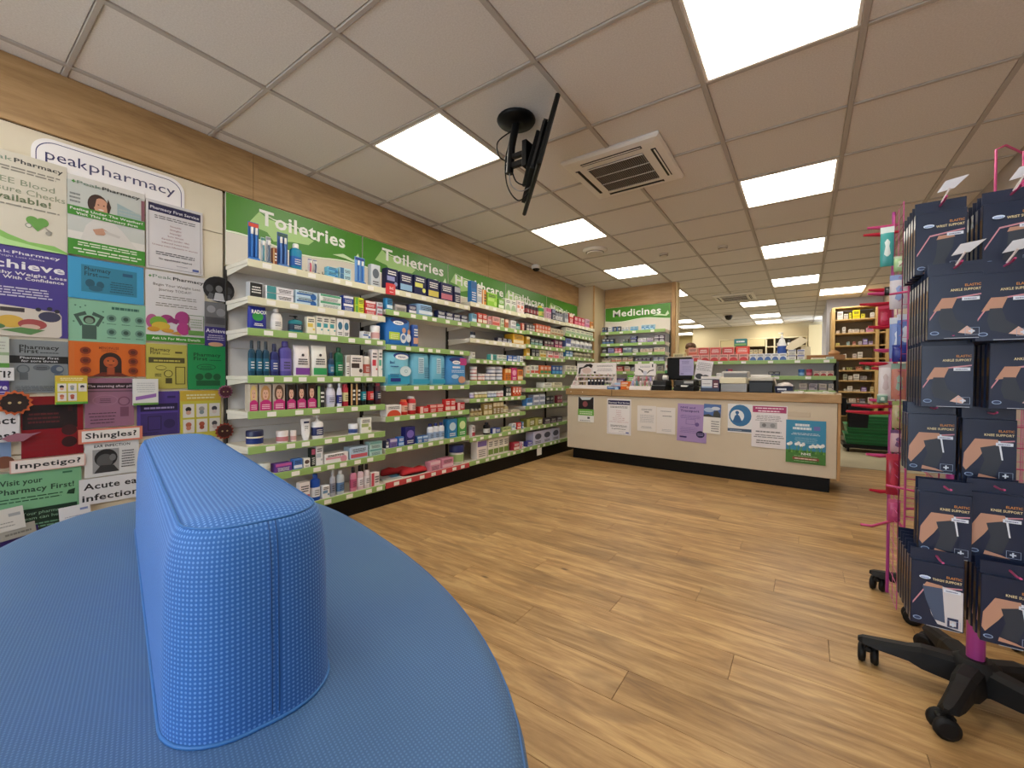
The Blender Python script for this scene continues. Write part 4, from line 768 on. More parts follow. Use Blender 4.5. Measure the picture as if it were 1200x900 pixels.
gonrow(0, [(810, 877, 6, 'carton', 8, 'e4a8a0', 'c83c40', 5, 'pink carton with red swirl'), (878, 922, 5, 'carton', 8, 'e2e4ec', '4a68a8', 5, 'white carton with blue arc'), (923, 933, 1, 'carton', 6, 'e4e2dc', '9a9cb0', 1, 'plain white carton', 2), (934, 943, 1, 'carton', 6, 'e6e2e0', '8088b8', 1, 'white lilac carton', 2), (950, 968, 1, 'carton', 2, 'e6dcc0', 'c8c0a0', 0, 'flat cream packet'), (968, 979, 1, 'carton', 3, 'b8ccc8', '90a8a4', 0, 'flat teal packet')], 'gondola top')
gonrow(1, [(850, 858, 1, 'carton', 8, 'b85068', '4a5a8c', 2, 'pink and blue carton'), (900, 914, 2, 'carton', 5, '1c2030', '6a708c', 0, 'small black carton'), (935, 943, 1, 'jar', 8, '2f68b0', '8cb4e0', '2f68b0', 'round blue tin'), (944.5, 952, 1, 'jar', 8, 'a82c48', 'd88098', 'a82c48', 'round crimson tin'), (953, 979, 3, 'carton', 6, 'd8c4b8', '9c3438', 5, 'cream carton with dark red arcs')], 'upper gondola shelf')
gonrow(2, [(936, 946, 1, 'carton', 8, 'c8c0b8', '9c949c', 0, 'grey beige carton'), (947.5, 958, 1, 'carton', 8, 'b4acb4', '6a6478', 4, 'greyish lilac carton'), (959.5, 969, 1, 'carton', 8, 'ccc4bc', '8c8490', 0, 'warm grey carton'), (970.5, 980, 1, 'carton', 8, 'cfc8be', '7c7684', 4, 'stone grey carton')], 'lower gondola shelf')
def gpos(px, z, ins=.1):
    t_ = col_at(px, (GX0, GY+ins, z), (1, 0, 0)); return Vector((GX0+t_, GY+ins, z))
zt = GZ[0]+.001
t = thing('spray_bottle', 'white cleaning bottle with pump and blue label on the gondola', 'bottle', gpos(916, zt, .17)); t.location.z += .0
obj('bottle', MB().lathe([(.042, 0), (.045, .01), (.045, .15), (.03, .20), (.014, .225)], M('e8e8e8', .35), 14, sy=.7), t); obj('label', MB().lathe([(.0465, .03), (.0465, .13)], M('2c50a0', .4), 14, sy=.72), t)
obj('pump_head', MB().lathe([(.016, .226), (.016, .25), (.007, .251), (.007, .275), (.014, .276), (.012, .29)], M('f0f0ee', .4), 10).bbox(-.04, 0, -.006, .006, .278, .29, M('f0f0ee', .4), .002), t)
t.location.z += .045; obj('riser_block', MB().bbox(-.07, .07, -.05, .05, -.045, -.0005, M('d0d0cc', .5), .002), t)
t = thing('teal_display_box', 'teal and green box perched above the red cartons', 'box', gpos(868, zt+.19, .17)); obj('body', MB().bbox(-.07, .07, -.03, .03, 0, .09, M('2f7f86', .4), .003), t)
p = Print(.14, .09, -.03, .0006, (-.07, 0)).r(.05, .05, .95, .35, '7fb06a').lines(.15, .5, .85, .85, 1, 'e4eef0', .6); obj('print', p.mb, t)
t = thing('leaning_card', 'curved beige card leaning across white cartons on the gondola', 'card', gpos(934, zt+.12, .15), rot=(math.radians(-8), 0, 0))
obj('card', MB().loft([[(-.12, 0, .02), (-.05, 0, 0), (-.05, .006, 0), (-.12, .006, .02)], [(-.06, 0, .10), (.02, 0, .04), (.02, .006, .04), (-.06, .006, .10)], [(.03, 0, .16), (.11, 0, .11), (.11, .006, .11), (.03, .006, .16)]], M('d8ccb0', .7)), t)
t = thing('card_holder', 'small upright beige card stand at the gondola end', 'stand', gpos(944, zt+.02, .20)); obj('card', MB().bbox(-.045, .045, -.005, .005, 0, .14, M('d9cfb0', .6), .003), t); obj('foot', MB().bbox(-.05, .05, -.03, .03, -.0195, -.0005, M('b9a888', .6), .003), t)
t = thing('cardboard_tray', 'low brown cardboard tray with oddments on the gondola end', 'tray', gpos(967, zt, .22)); obj('base', MB().bbox(-.17, .17, -.08, .08, 0, .05, M('a47850', .8), .003), t); obj('wrapped_item', MB().lathe([(.01, .051), (.05, .06), (.055, .085), (.02, .11)], M('b88a5c', .6), 10, c=(.08, 0)), t); obj('rim', MB().bbox(-.175, .175, -.085, -.081, .0, .055, M('8f6540', .8), .001), t)

# ================================================================== timber dispensary shelves at the right
DY = 8.62
t = thing('dispensary_shelves', 'tall pale timber dispensary shelving with many open shelves', 'shelves', (0, DY, 0)); pine = wood('pine', 'a8834c', 'c8a468', 'dcbc84', 'Z', 1, .55)
pinex = wood('pine_shelf', 'a8834c', 'c8a468', 'dcbc84', 'X', 1, .55)
dz = [2.155, 1.955, 1.73, 1.53, 1.32, 1.13, .965, .785, .6, .4]
obj('back', MB().box(3.30, 4.0, .36, .375, .05, 2.15, M('94846a', .8)), t)
for x in (3.312, 3.86, 3.98): obj('post', MB().bbox(x, x+.045, 0, .36, 0, 2.17, pine, .003), t)
for z in dz: obj('shelf', MB().bbox(3.36, 3.98, .01, .355, z, z+.022, pinex, .003), t)
def disrow(i, items): row(items, (3.3, DY+.015, 0), (1, 0, 0), dz[i]+.022, 0, '%s shelf down of the timber dispensary shelving' % ORD[i], 'goods on the dispensary shelves', .01, .2)
def dr_(i, items): disrow(i, [(a, b, n, 'carton', h, c, ac, 0, d) for a, b, n, h, c, ac, d in items])
dr_(1, [(981, 988, 1, 9, 'ece6e0', 'd8d0c8', 'white box'), (989, 994, 2, 6, 'e6dfd2', 'c8c0b0', 'white tub'), (995, 998, 1, 7, 'e0d44c', 'c8bc30', 'pale yellow box'), (999, 1008, 1, 10, 'e8d820', 'd0c010', 'bright yellow box'), (1009, 1014, 1, 5, 'e8dc3c', 'c8bc30', 'small yellow box'), (1020, 1025, 1, 6, 'ece8e0', 'b0a8a0', 'small white box')])
dr_(2, [(980, 984, 1, 3, 'e2d0bc', 'c8b8a8', 'low buff box'), (987, 991, 1, 7, 'e8e2da', 'b8b0a8', 'white carton'), (994, 1007, 2, 4, 'e8ddd2', 'c8b4a4', 'white medicine box'), (1008, 1013, 1, 3, 'e0c8b0', 'c8b098', 'peach box'), (1015, 1024, 1, 5, 'd8a0b4', 'c87898', 'pink box')])
dr_(3, [(979.5, 984, 1, 3, 'd8cc70', 'c8b850', 'straw box'), (992, 996, 1, 4, 'a8b8b4', '80a09c', 'grey green box'), (999, 1003, 1, 4, 'b87060', 'd8a898', 'rust box'), (1006, 1010, 1, 4, 'd8ccd0', 'b8a8b0', 'off white box'), (1011, 1017, 1, 7, '6a5a9c', 'a898cc', 'violet box'), (1018, 1023, 1, 4, '9c8cb4', 'c8bcd4', 'pale violet box')])
dr_(4, [(988, 992, 1, 5, 'ece6dc', 'c8c0b4', 'white carton'), (999, 1004, 1, 5, 'e6d4cc', 'c8b0a8', 'pinkish carton'), (1005, 1011, 1, 7, 'ece6de', 'c8c0b8', 'white lidded carton')])
dr_(5, [(988, 990, 1, 3, 'e0dccc', 'b8b4a4', 'small cream box'), (992, 999, 2, 3, 'a8a868', '888848', 'olive box'), (1003, 1011, 3, 4, 'c07050', 'd8a080', 'terracotta box'), (1014, 1019, 1, 4, '8ca888', 'c8d8c4', 'sage box')])
dr_(6, [(988, 993, 1, 7, 'b4b4a0', '8c8c78', 'grey carton'), (994, 999, 1, 5, 'ece6dc', 'b8b0a8', 'white carton'), (1000, 1007, 1, 7, 'eee8de', 'b8b0a8', 'large white carton'), (1008, 1016, 2, 5, 'a8a0a0', '8c8484', 'dusty grey carton')])
dr_(7, [(989, 992, 1, 3, 'e6dfd0', 'c8c0b0', 'cream box'), (993, 999, 1, 6, 'ece6dc', 'c0b8b0', 'white carton'), (1000, 1008, 2, 2, 'e0d4c4', 'c0b4a4', 'flat buff box'), (1009, 1016, 1, 5, '7a5aa0', 'b09cc8', 'purple carton'), (1020, 1024, 1, 6, 'd8c898', 'b8a878', 'sand carton')])
dr_(8, [(988, 993, 1, 3, 'ece6da', 'c0b8ac', 'white box'), (995, 1003, 2, 5, 'e2d4c8', 'c0a89c', 'pale carton'), (1004, 1007, 1, 6, '8c4c38', 'b88c78', 'brown carton'), (1008, 1014, 2, 5, '8a8090', 'b8b0bc', 'mauve carton'), (1017, 1023, 1, 7, 'e8d4cc', 'c8b0a8', 'blush carton')])
# green crates on a dolly
def crate(x, y, z, w, d, h, label, rz=0):
    t = thing('green_crate', label, 'crate', (x, y, z), rz, 'green plastic crates'); g = M('0f6f38', .4); g2 = M('0a5a2c', .5); hw, hd = w/2, d/2
    obj('tray', MB().loft([[(a*hw*q, b*hd*q, zz) for a, b in ((-1, -1), (1, -1), (1, 1), (-1, 1))] for q, zz in ((.90, 0), (.97, h*.9))], g2), t)
    for zz in (.25, .55): obj('rib', MB().bbox(-hw*(.92+zz*.06)-.004, hw*(.92+zz*.06)+.004, -hd*(.92+zz*.06)-.006, -hd*(.92+zz*.06)+.002, h*zz, h*zz+.015, g, .002), t)
    obj('rim', MB().bbox(-hw, hw, -hd, hd, h*.9, h, g, .006), t)
t = thing('crate_dolly', 'low black dolly under the green crates', 'dolly', (3.74, 7.55, 0)); obj('deck', MB().bbox(-.34, .30, -.22, .22, .06, .11, black, .006), t)
for x in (-.28, .24):
    for y in (-.16, .16): obj('wheel', MB().tube([(x-.014, y, .03), (x+.014, y, .03)], .03, blackmatt, 12), t)
crate(3.72, 7.55, .112, .62, .42, .14, 'lowest green plastic crate on the black dolly'); crate(3.72, 7.56, .253, .60, .42, .13, 'middle green plastic crate of the stack', .03); crate(3.77, 7.55, .384, .54, .42, .12, 'topmost green plastic crate of the stack', -.04)
# bottles and boxes on the far wall shelves
for zrow, z in (('upper', 1.836), ('lower', 1.626)):
    for i in range(3):
        x = 2.36+.11*i
        place('jar', (x+.06, 12.42, z+.0012), 0, .085, .085, .15 if zrow == 'upper' else .165, '2a241e', 'd8d4cc', '1c1814', 'dark jar with white label, %s from left, %s row on the far wall' % (ORD[i+1], zrow), 'dark jars on the far wall')
for i in range(4): place('carton', (1.70+.11*i, 12.44, 1.6262), 0, .09, .08, .14, 'd8c8a4', 'b89c70', 0, 'cream box, %s from left in the far wall niche' % ORD[i+1], 'cream boxes in the far wall niche')
for i in range(2): place('carton', (1.25+.18*i, 12.44, 1.6262), 0, .13, .08, .10, '3a2c34', '8a6a7c', 0, ['dark low box at the left end of the far wall niche', 'second dark box from the left in the far wall niche'][i], 'dark boxes in the far wall niche')
# member of staff behind the partition, mostly hidden
def person():
    t = thing('person', 'person with brown hair bending behind the gondola, only the head showing', 'person', (at(806, 404, 1, 7.6).x, 7.75, 0), .3)
    v = [(0, 0, .92), (0, -.02, 1.10), (0, -.06, 1.26), (0, -.10, 1.33), (0, -.14, 1.385), (.10, 0, .86), (.11, -.03, .48), (.11, .02, .07), (.11, -.10, .03), (-.10, 0, .86), (-.11, -.03, .48), (-.11, .02, .07), (-.11, -.10, .03),
         (.17, -.06, 1.27), (.22, -.12, 1.02), (.18, -.32, .93), (.16, -.40, .92), (-.17, -.06, 1.27), (-.22, -.12, 1.02), (-.18, -.32, .93), (-.16, -.40, .92)]
    e = [(0, 1), (1, 2), (2, 3), (3, 4), (0, 5), (5, 6), (6, 7), (7, 8), (0, 9), (9, 10), (10, 11), (11, 12), (2, 13), (13, 14), (14, 15), (15, 16), (2, 17), (17, 18), (18, 19), (19, 20)]
    rad = [.14, .125, .14, .06, .052, .085, .06, .042, .035, .085, .06, .042, .035, .06, .045, .034, .028, .06, .045, .034, .028]
    me = bpy.data.meshes.new('body'); me.from_pydata(v, e, []); me.materials.append(M('3c4660', .8)); o = bpy.data.objects.new('body', me); COL.objects.link(o); o.parent = t
    sk = o.modifiers.new('skin', 'SKIN'); me.skin_vertices[0].data[0].use_root = True
    for q, r_ in zip(me.skin_vertices[0].data, rad): q.radius = (r_, r_*.85)
    o.modifiers.new('smooth', 'SUBSURF').levels = 1
    h = obj('head', MB().loft([[(r*math.cos(a)*.075, -.01+r2*math.sin(a)*.095-(.012 if abs(a-4.71) < .2 and .3 < k < .6 else 0), -.11+.225*k) for a in [2*math.pi*i/20 for i in range(20)]] for r, r2, k in ((.45, .45, 0), (.72, .75, .10), (.9, .92, .28), (.98, .97, .48), (1, 1, .62), (.92, .94, .80), (.6, .62, .94), (.2, .2, 1))], M('d6a283', .6), smooth=True), t, (0, -.16, 1.475), rot=(.25, 0, 0))
    for s_ in (-1, 1):
        obj('ear', MB().lathe([(.004, -.02), (.012, -.008), (.013, .008), (.004, .02)], M('cf977a', .6), 8, c=(s_*.077, 0)), h); obj('eye', MB().lathe([(.004, -.006), (.009, 0), (.004, .006)], M('2b211c', .3), 8, c=(s_*.028, -.096)), h)
    obj('nose', MB().loft([[(-.012, -.098, -.03), (.012, -.098, -.03), (.0, -.122, -.03)], [(-.005, -.098, .012), (.005, -.098, .012), (0, -.102, .012)]], M('d09a7c', .6)), h)
    obj('mouth', MB().bbox(-.022, .022, -.0985, -.092, -.058, -.05, M('a85c54', .6), .002), h)
    obj('hair', MB().loft([[(r*math.cos(a)*.086, .008+r*math.sin(a)*.104, z) for a in [2*math.pi*i/20 for i in range(20)]] for r, z in ((.86, .03), (1, .05), (1.0, .075), (.9, .105), (.6, .128), (.2, .137))], noisy('brown_hair', '3a2413', '6a4526', 40, .6, 3, .3), smooth=True).lathe([(.02, -.03), (.045, -.01), (.05, .03), (.03, .06)], M('4a2f1a', .6), 12, c=(0, .10)), h)
person()
# ================================================================== posters on the left wall
def poster(label, cat, xl, xr, yt, yb, ref, draw, paper='f2efe8', lay=0, tilt=0, name='poster', th=.0012, group=None):
    """xl, xr: picture columns of the two edges; yt, yb: rows of the top and bottom at the edge ref (l or r)"""
    X = .006+lay*.0035; xe = xl if ref == 'l' else xr
    a = at(xe, yt, 0, X); b = at(xe, yb, 0, X)
    y0 = at(xl, 440, 0, X).y; y1 = at(xr, 440, 0, X).y
    W, H = y1-y0, a.z-b.z
    o = obj(name, MB().box(0, W, -th, 0, 0, H, M(tone(paper, .88), .35)), None, (X, y0, b.z), rot=(0, 0, math.pi/2))
    if tilt: o.rotation_euler = (tilt, 0, math.pi/2); o.rotation_mode = 'XYZ'; o.matrix_world = Matrix.Translation((X, y0, b.z)) @ Matrix.Rotation(tilt, 4, 'X') @ Matrix.Rotation(math.pi/2, 4, 'Z')
    tag(o, label, cat, group)
    p = Print(W, H, -th, .0002, ink=.88); draw(p); obj('print', p.mb, o); return o
G = '3f9429'; DK = '3a3a3c'; PU = '4a3a8c'; NV = '1d1f5a'
def logo(p, u, v, h, w, c1='6f8f78', c2='2c2f33', cross=True):
    if cross:
        cw = .045; ch = cw*p.W/p.H; p.r(u, v+ch*.33, u+cw, v+ch*.75, G).r(u+cw*.33, v, u+cw*.67, v+ch*1.1, G); u += cw*1.4; w -= cw*1.4
    p.t('Peak', u, v, h, c1, 'l', w*.36).t('Pharmacy', u+w*.38, v, h, c2, 'l', w*.62, True)
def d_brand(p):
    p.t('peak', .075, .40, .30, NV, 'l', .245).t('pharmacy', .33, .40, .30, '4a4a6c', 'l', .595)
# rounded shop name board
o = None
X = .006; a = at(36, 156, 0, X); b = at(36, 193, 0, X); y1 = at(215.5, 220, 0, X).y; W, H = y1-a.y, a.z-b.z+.02
t = thing('name_board', 'white rounded shop name board with navy outline above the posters', 'sign', (X, a.y, a.z-H), math.pi/2)
R_ = .07; pts = [(0, 0), (W, 0)] + [(W-R_+R_*math.cos(math.radians(q)), H-R_+R_*math.sin(math.radians(q))) for q in range(0, 91, 10)] + [(R_+R_*math.cos(math.radians(q)), H-R_+R_*math.sin(math.radians(q))) for q in range(90, 181, 10)]
obj('board', MB().loft([[(x, y, z) for x, z in pts] for y in (0, -.006)], M('ece9ea', .3)), t)
q = Print(W, H, -.0062, .0003); i2 = [(.5+(x/W-.5)*.955, .46+(z/H-.5)*.90) for x, z in pts]; i3 = [(.5+(u-.5)*.988, .46+(v-.46)*.955) for u, v in i2]
for k in range(len(i2)-1):
    if k == 0: continue
    q._p([i2[k], i2[k+1], i3[k+1], i3[k]], M('262a6e', .4)); q.y += q.step
q._p([i2[-1], i2[0], i3[0], i3[-1]], M('262a6e', .4)); q.y -= q.step
d_brand(q); obj('print', q.mb, t)

def d_blood(p):
    logo(p, .10, .90, .045, .86); p.lines(.15, .80, .93, .86, 2, '8f8a80', .5)
    p.t('FREE Blood', .52, .665, .062, '8d9a80', w=.70).t('Pressure Checks', .52, .575, .062, '8d9a80', w=.92).t('Available!', .50, .485, .065, '6a7a58', w=.66, bold=True).lines(.15, .43, .95, .455, 1, '9a958a', .6)
    p._p([(0, .0), (1, .0), (1, .02), (.86, .07), (.6, .07), (.4, .12), (.2, .20), (0, .24)], M('7fb45c')); p._p([(0, .0), (1, 0), (1, .0), (.7, .03), (.4, .06), (.2, .12), (0, .15)], M('a8cf8c'))
    p.e(.64, .31, .065, '6aa84a').e(.74, .31, .065, '6aa84a').p([(.585, .30), (.795, .30), (.69, .20)], '6aa84a').e(.60, .25, .035, '8fa08a').e(.60, .25, .024, 'e8e4da').e(.80, .20, .03, 'a8a49a').p([(.76, .26), (.84, .22), (.82, .20)], '9a968c')
poster('cream blood pressure check poster with green heart, topmost at the left edge', 'poster', -42, 80, 197, 299, 'r', d_blood, 'e3dccb', 3)
def d_feel(p):
    p.r(0, .30, 1, .93, 'cfd4cf').p([(.62, .55), (1, .50), (1, .68), (.62, .78)], 'a9c0c4').r(.95, .62, 1, .9, '8f5a66').lines(.02, .66, .16, .80, 3, '8a9090', .5).lines(.62, .56, .95, .74, 4, 'b8c4c0', .4)
    p.p([(.08, .0), (.22, .40), (.36, .54), (.52, .54), (.68, .42), (.92, .18), (.95, 0)], 'e0ddd8').e(.37, .69, .13, '3a2016', .135).e(.41, .68, .095, 'd9a183', .105).p([(.26, .62), (.30, .76), (.36, .80), (.33, .66)], '3a2016').p([(.50, .56), (.54, .70), (.50, .80), (.48, .7)], '3a2016').e(.41, .635, .035, 'eee2da', .010).e(.375, .695, .012, '3a2016', .007).e(.445, .695, .012, '3a2016', .007).p([(.36, .56), (.46, .56), (.44, .62), (.38, .62)], 'cf967a')
    p.r(0, .50, 1, .615, G).t('Feeling Under The Weather?', .5, .565, .030, 'f2f4ee', w=.94, bold=True).t('Visit This Pharmacy First', .5, .515, .030, 'f2f4ee', w=.80, bold=True)
    p.p([(.30, .36), (.42, .40), (.50, .37), (.44, .31), (.34, .30)], 'c9987c').p([(.44, .38), (.66, .34), (.64, .31), (.46, .34)], 'd0cdc8')
    p.r(0, .0, 1, .20, G).lines(.08, .13, .92, .19, 2, 'e4efd8', .45).lines(.06, .04, .95, .11, 2, 'e4efd8', .45); logo(p, .05, .90, .040, .88)
poster('poster of a smiling brown-haired woman with green bands below the name board', 'poster', 80.5, 170.5, 203, 297, 'l', d_feel, 'e9e6e0', 4)
def d_serv(p, red='8a3038'):
    p.r(.04, .84, .96, .955, '17174e').t('Pharmacy First Service', .5, .875, .040, 'e8e8f2', w=.86, bold=True).frame(.04, .03, .96, .96, .006, '2c2c34').lines(.10, .75, .90, .81, 2, '55555c', .4)
    for k, (s, w_) in enumerate((('Sinusitis', .20), ('Shingles', .20), ('Impetigo', .20), ('Sore throat', .28), ('Earache (under 18s)', .48), ('Infected insect bites', .48), ('Urinary tract infections in women', .80))): p.t(s, .5, .66-.052*k, .022, red, w=w_)
    p.lines(.10, .22, .90, .28, 2, '55555c', .4).t('No appointment required', .5, .15, .024, '2c2c34', w=.58, bold=True).lines(.5, .085, .72, .10, 1, '9a9aa4', .6).r(.80, .05, .92, .085, '5a6ab0')
poster('white Pharmacy First Service list with navy heading and red lines near the shelves', 'poster', 172, 238, 232, 313, 'l', d_serv, 'e6e3e6', 3)
def d_blue(p):
    p.r(.16, .18, .90, .84, '2c84a4').t('Pharmacy', .20, .70, .10, '14404f', 'l', .34, True).t('First', .20, .58, .10, '14404f', 'l', .17, True).lines(.38, .58, .52, .64, 1, '1c5468', .5).r(.70, .68, .84, .76, '1c5a80').e(.27, .40, .06, '1f5a70', .10).e(.40, .38, .05, '1f5a70', .09).e(.34, .28, .09, '24647c', .07).lines(.52, .24, .86, .54, 5, '1c5468', .35)
poster('bright blue sheet with a darker blue printed panel', 'poster', 80.5, 169, 299, 348, 'l', d_blue, '3fa3d6', 2)
def d_ach(p):
    logo(p, .12, .915, .032, .80, 'e8e6f0', 'f2f0f6', False); p.t('Weight Loss Clinics', .5, .875, .020, 'd8d4e8', w=.50)
    p.t('Achieve', .50, .755, .088, 'f4f2f6', w=.94, bold=True).t('Healthy Weight Loss', .54, .685, .034, 'f0eef4', w=.90, bold=True).t('Goals With Confidence', .53, .635, .034, 'f0eef4', w=.86, bold=True).lines(.16, .44, .84, .56, 4, 'd8d4ec', .45)
    p.p([(0, 0), (.90, 0), (.93, .03), (.93, .26), (.90, .30), (0, .36)], 'd8cfc4').r(.30, .27, .54, .315, '3a3438').e(.12, .25, .10, '8a3a3a', .06).e(.12, .25, .07, 'e0c8b8', .04).e(.40, .16, .14, 'd8b048', .07).e(.62, .14, .15, 'a84a4c', .06).e(.60, .11, .10, 'd8b8a8', .03).e(.80, .24, .12, '3a3c58', .06).e(.15, .10, .20, '4f7a48', .04).p([(.3, .06), (.6, .02), (.75, .08), (.5, .10)], '5c8a50').e(.68, .315, .03, '2c2c3c').e(.80, .335, .03, '2c2c3c').e(.88, .31, .03, '2c2c3c')
poster('purple poster headed Achieve with fruit and scales at the left edge', 'poster', -38, 80, 299, 397, 'r', d_ach, '4a3f92', 2)
def d_jour(p):
    logo(p, .05, .90, .045, .93); p.t('Begin Your Weight Loss', .52, .795, .036, '6a665e', w=.80).t('Journey TODAY!', .48, .725, .038, '6a665e', w=.55).lines(.2, .62, .86, .68, 2, '8a867e', .35).lines(.1, .51, .92, .57, 2, '8a867e', .35)
    p.e(.10, .28, .10, 'b85a90', .10).e(.34, .33, .11, 'a83a80', .06).e(.60, .36, .13, 'b03a86', .10).e(.62, .20, .12, 'b83a88', .09).p([(.34, .30), (.5, .26), (.55, .32), (.40, .36)], '8a2f6c').e(.20, .27, .14, '7ab03c', .085).e(.24, .22, .15, 'd8b83c', .06).e(.12, .17, .10, 'd0982c', .035).e(.35, .16, .10, 'd8a038', .03).p([(.38, .12), (.58, .10), (.52, .16)], 'd0a050')
    p.frame(.70, .12, .98, .42, .010, '5f8a50').lines(.73, .23, .95, .38, 4, 'a8b8a0', .5).r(.70, .12, .98, .19, '6aa04c').r(0, 0, 1, .09, G).t('Ask Us For More Details', .5, .03, .032, 'eef4e6', w=.82, bold=True)
poster('white weight loss poster with pink dumbbells and green footer', 'poster', 171, 240, 315, 399, 'l', d_jour, 'e4e1e4', 1)
def d_mint(p):
    p.r(.16, .06, .34, .40, '3f5a50').e(.25, .52, .075, '33302c').e(.25, .50, .052, '7a9a84').p([(.06, .62), (.20, .72), (.22, .64), (.12, .58), (.18, .40), (.14, .36)], '3f5a50').p([(.44, .62), (.30, .72), (.28, .64), (.38, .58), (.32, .40), (.36, .36)], '3f5a50').lines(.53, .82, .91, .90, 1, '33685c', .8)
    for i in range(3):
        for j in range(2): p.e(.53+.19*i, .60-.34*j, .065, '6a9484').e(.53+.19*i, .60-.34*j, .035, '33564a').lines(.47+.19*i, .45-.34*j, .59+.19*i, .48-.34*j, 1, '4a7464', .6)
    for u, v in ((.08, .84), (.14, .80), (.2, .85), (.42, .74), (.06, .46), (.42, .48)): p.e(u, v, .012, '4a7464')
poster('mint green symptom poster with dark figure holding head', 'poster', 80.5, 171, 348.5, 399, 'l', d_mint, '8fc4a6', 1)
def d_photo(p):
    p.e(.5, .5, .5, '1c1c20', .5).e(.5, .58, .18, '0c0c0e', .20).e(.5, .52, .11, '7a7a7c', .13).p([(.32, .05), (.38, .36), (.62, .36), (.68, .05)], 'b8b8bc').e(.2, .5, .11, '4a4a4e', .14).e(.8, .5, .12, '3c3c40', .14).p([(.12, .1), (.2, .35), (.32, .3), (.3, .08)], '58585c').p([(.7, .08), (.72, .32), (.84, .34), (.9, .14)], '58585c').lines(.15, .06, .85, .12, 1, 'd8d8dc', .5)
o = poster('round black and white printed cutout at the wall end by the shelves', 'cutout', 238, 275, 321, 352, 'l', lambda p: None, 'c4c4c6', 2, name='round_cutout')
bpy.data.objects.remove(o.children[0]); Wc, Hc = max(v.co.x for v in o.data.vertices), max(v.co.z for v in o.data.vertices)
o.data = MB().loft([[(Wc*.5+Wc*.5*math.cos(k*math.pi/14), y, Hc*.5+Hc*.5*math.sin(k*math.pi/14)) for k in range(28)] for y in (0, -.0012)], M('c4c4c6', .4)).mesh('round_cutout')
p = Print(Wc, Hc, -.0012, .0002); d_photo(p); obj('print', p.mb, o)
poster('small purple Achieve leaflet below the round cutout', 'leaflet', 240, 265, 353, 405, 'l', lambda p: p.r(0, .45, 1, 1, '77777a').e(.3, .84, .2, 'a8a8ac').e(.75, .78, .22, '9a9a9e').r(.05, .5, .95, .66, '55555a').r(0, 0, 1, .44, '33287c').t('Achieve', .5, .31, .085, 'eceaf4', w=.90, bold=True).lines(.1, .14, .9, .28, 3, 'c8c4e0', .4).e(.5, .04, .35, 'd8a888', .05), '8a8a8e', 3, name='leaflet')
def d_grey(p):
    p.t('Pharmacy', .16, .83, .075, '17181a', 'l', .68, True).t('First', .16, .755, .075, '17181a', 'l', .32, True).lines(.50, .755, .84, .80, 1, '33363a', .4).r(0, .56, 1, .70, '0f1012').t('Pharmacy First', .5, .645, .040, 'd0d4d8', w=.66, bold=True).t('for sore throat', .5, .585, .040, 'd0d4d8', w=.62, bold=True)
    p.e(.22, .45, .11, '5c636a').e(.22, .45, .085, '7c848a').r(.16, .25, .30, .38, '5c636a').e(.53, .48, .15, '666d74', .06).lines(.43, .45, .63, .51, 2, '2c3034', .4).e(.80, .45, .12, '4c5a70').e(.84, .46, .06, '8a9298').p([(.74, .36), (.90, .36), (.88, .16), (.78, .16)], '5a6a80').lines(.08, .04, .75, .15, 4, '4a5056', .3)
poster('grey sore throat poster with black band', 'poster', 11, 80, 397, 461, 'l', d_grey, '878d92', 1)
def d_orange(p):
    p.r(.07, .0, .93, .95, 'd8691c').t('MENOPAUSE', .5, .80, .075, '8a3a14', w=.26, bold=True).t('SYMPTOMS', .5, .72, .06, '8a3a14', w=.20)
    p.e(.52, .45, .145, '2a140e', .26).r(.375, .05, .665, .45, '2a140e').e(.52, .42, .095, 'b8562c', .165).e(.52, .42, .06, 'c8642c', .06).p([(.27, 0), (.40, .12), (.64, .12), (.78, 0)], '6a2414').r(.47, .06, .57, .26, 'a84c28').e(.485, .46, .012, '2a140e').e(.555, .46, .012, '2a140e').e(.52, .34, .03, '6a2414', .014)
    for u in (.20, .82):
        for k in range(3): p.e(u, .74-.28*k, .068, '8a3412', .105).e(u, .74-.28*k, .035, '5a1e0c', .055).lines(u-.05, .60-.28*k, u+.05, .63-.28*k, 1, '9a441c', .6)
poster('orange symptom poster with a long-haired woman', 'poster', 80.5, 170.5, 399, 441, 'l', d_orange, 'd4702e', 2)
def d_bw(bgd, ink):
    def f(p): p.t('Pharmacy', .10, .84, .07, ink, 'l', .48, True).t('First', .10, .77, .07, ink, 'l', .24, True).lines(.36, .77, .58, .80, 1, ink, .4).r(.70, .80, .88, .84, ink).r(.06, .58, .94, .70, ink).lines(.15, .61, .85, .68, 1, bgd, .5).e(.53, .34, .11, ink).e(.53, .34, .09, bgd).r(.46, .12, .62, .24, ink).frame(.70, .10, .95, .50, .02, ink).e(.35, .47, .13, ink, .05).e(.35, .47, .12, bgd, .04).lines(.2, .28, .36, .36, 2, ink, .4)
    return f
poster('olive yellow poster with dark cartoon between orange and green posters', 'poster', 171, 219, 402, 456, 'l', d_bw('c9bf5a', '4f4a22'), 'c9bf5a', 1)
poster('emerald green poster with dark print beside the shelves', 'poster', 220, 266.5, 403, 456.5, 'l', lambda p: p.t('Pharmacy', .14, .74, .075, '0d4a28', 'l', .68, True).t('First', .14, .65, .075, '0d4a28', 'l', .34, True).lines(.5, .65, .86, .69, 1, '0d4a28', .4).e(.45, .50, .24, '136035', .07).e(.45, .50, .22, '239a58', .055).e(.28, .28, .10, '136035').e(.50, .30, .10, '136035').e(.72, .28, .10, '136035').r(.2, .08, .8, .2, '136035').lines(.3, .46, .6, .54, 2, '0d4a28', .35), '239a58', 2)
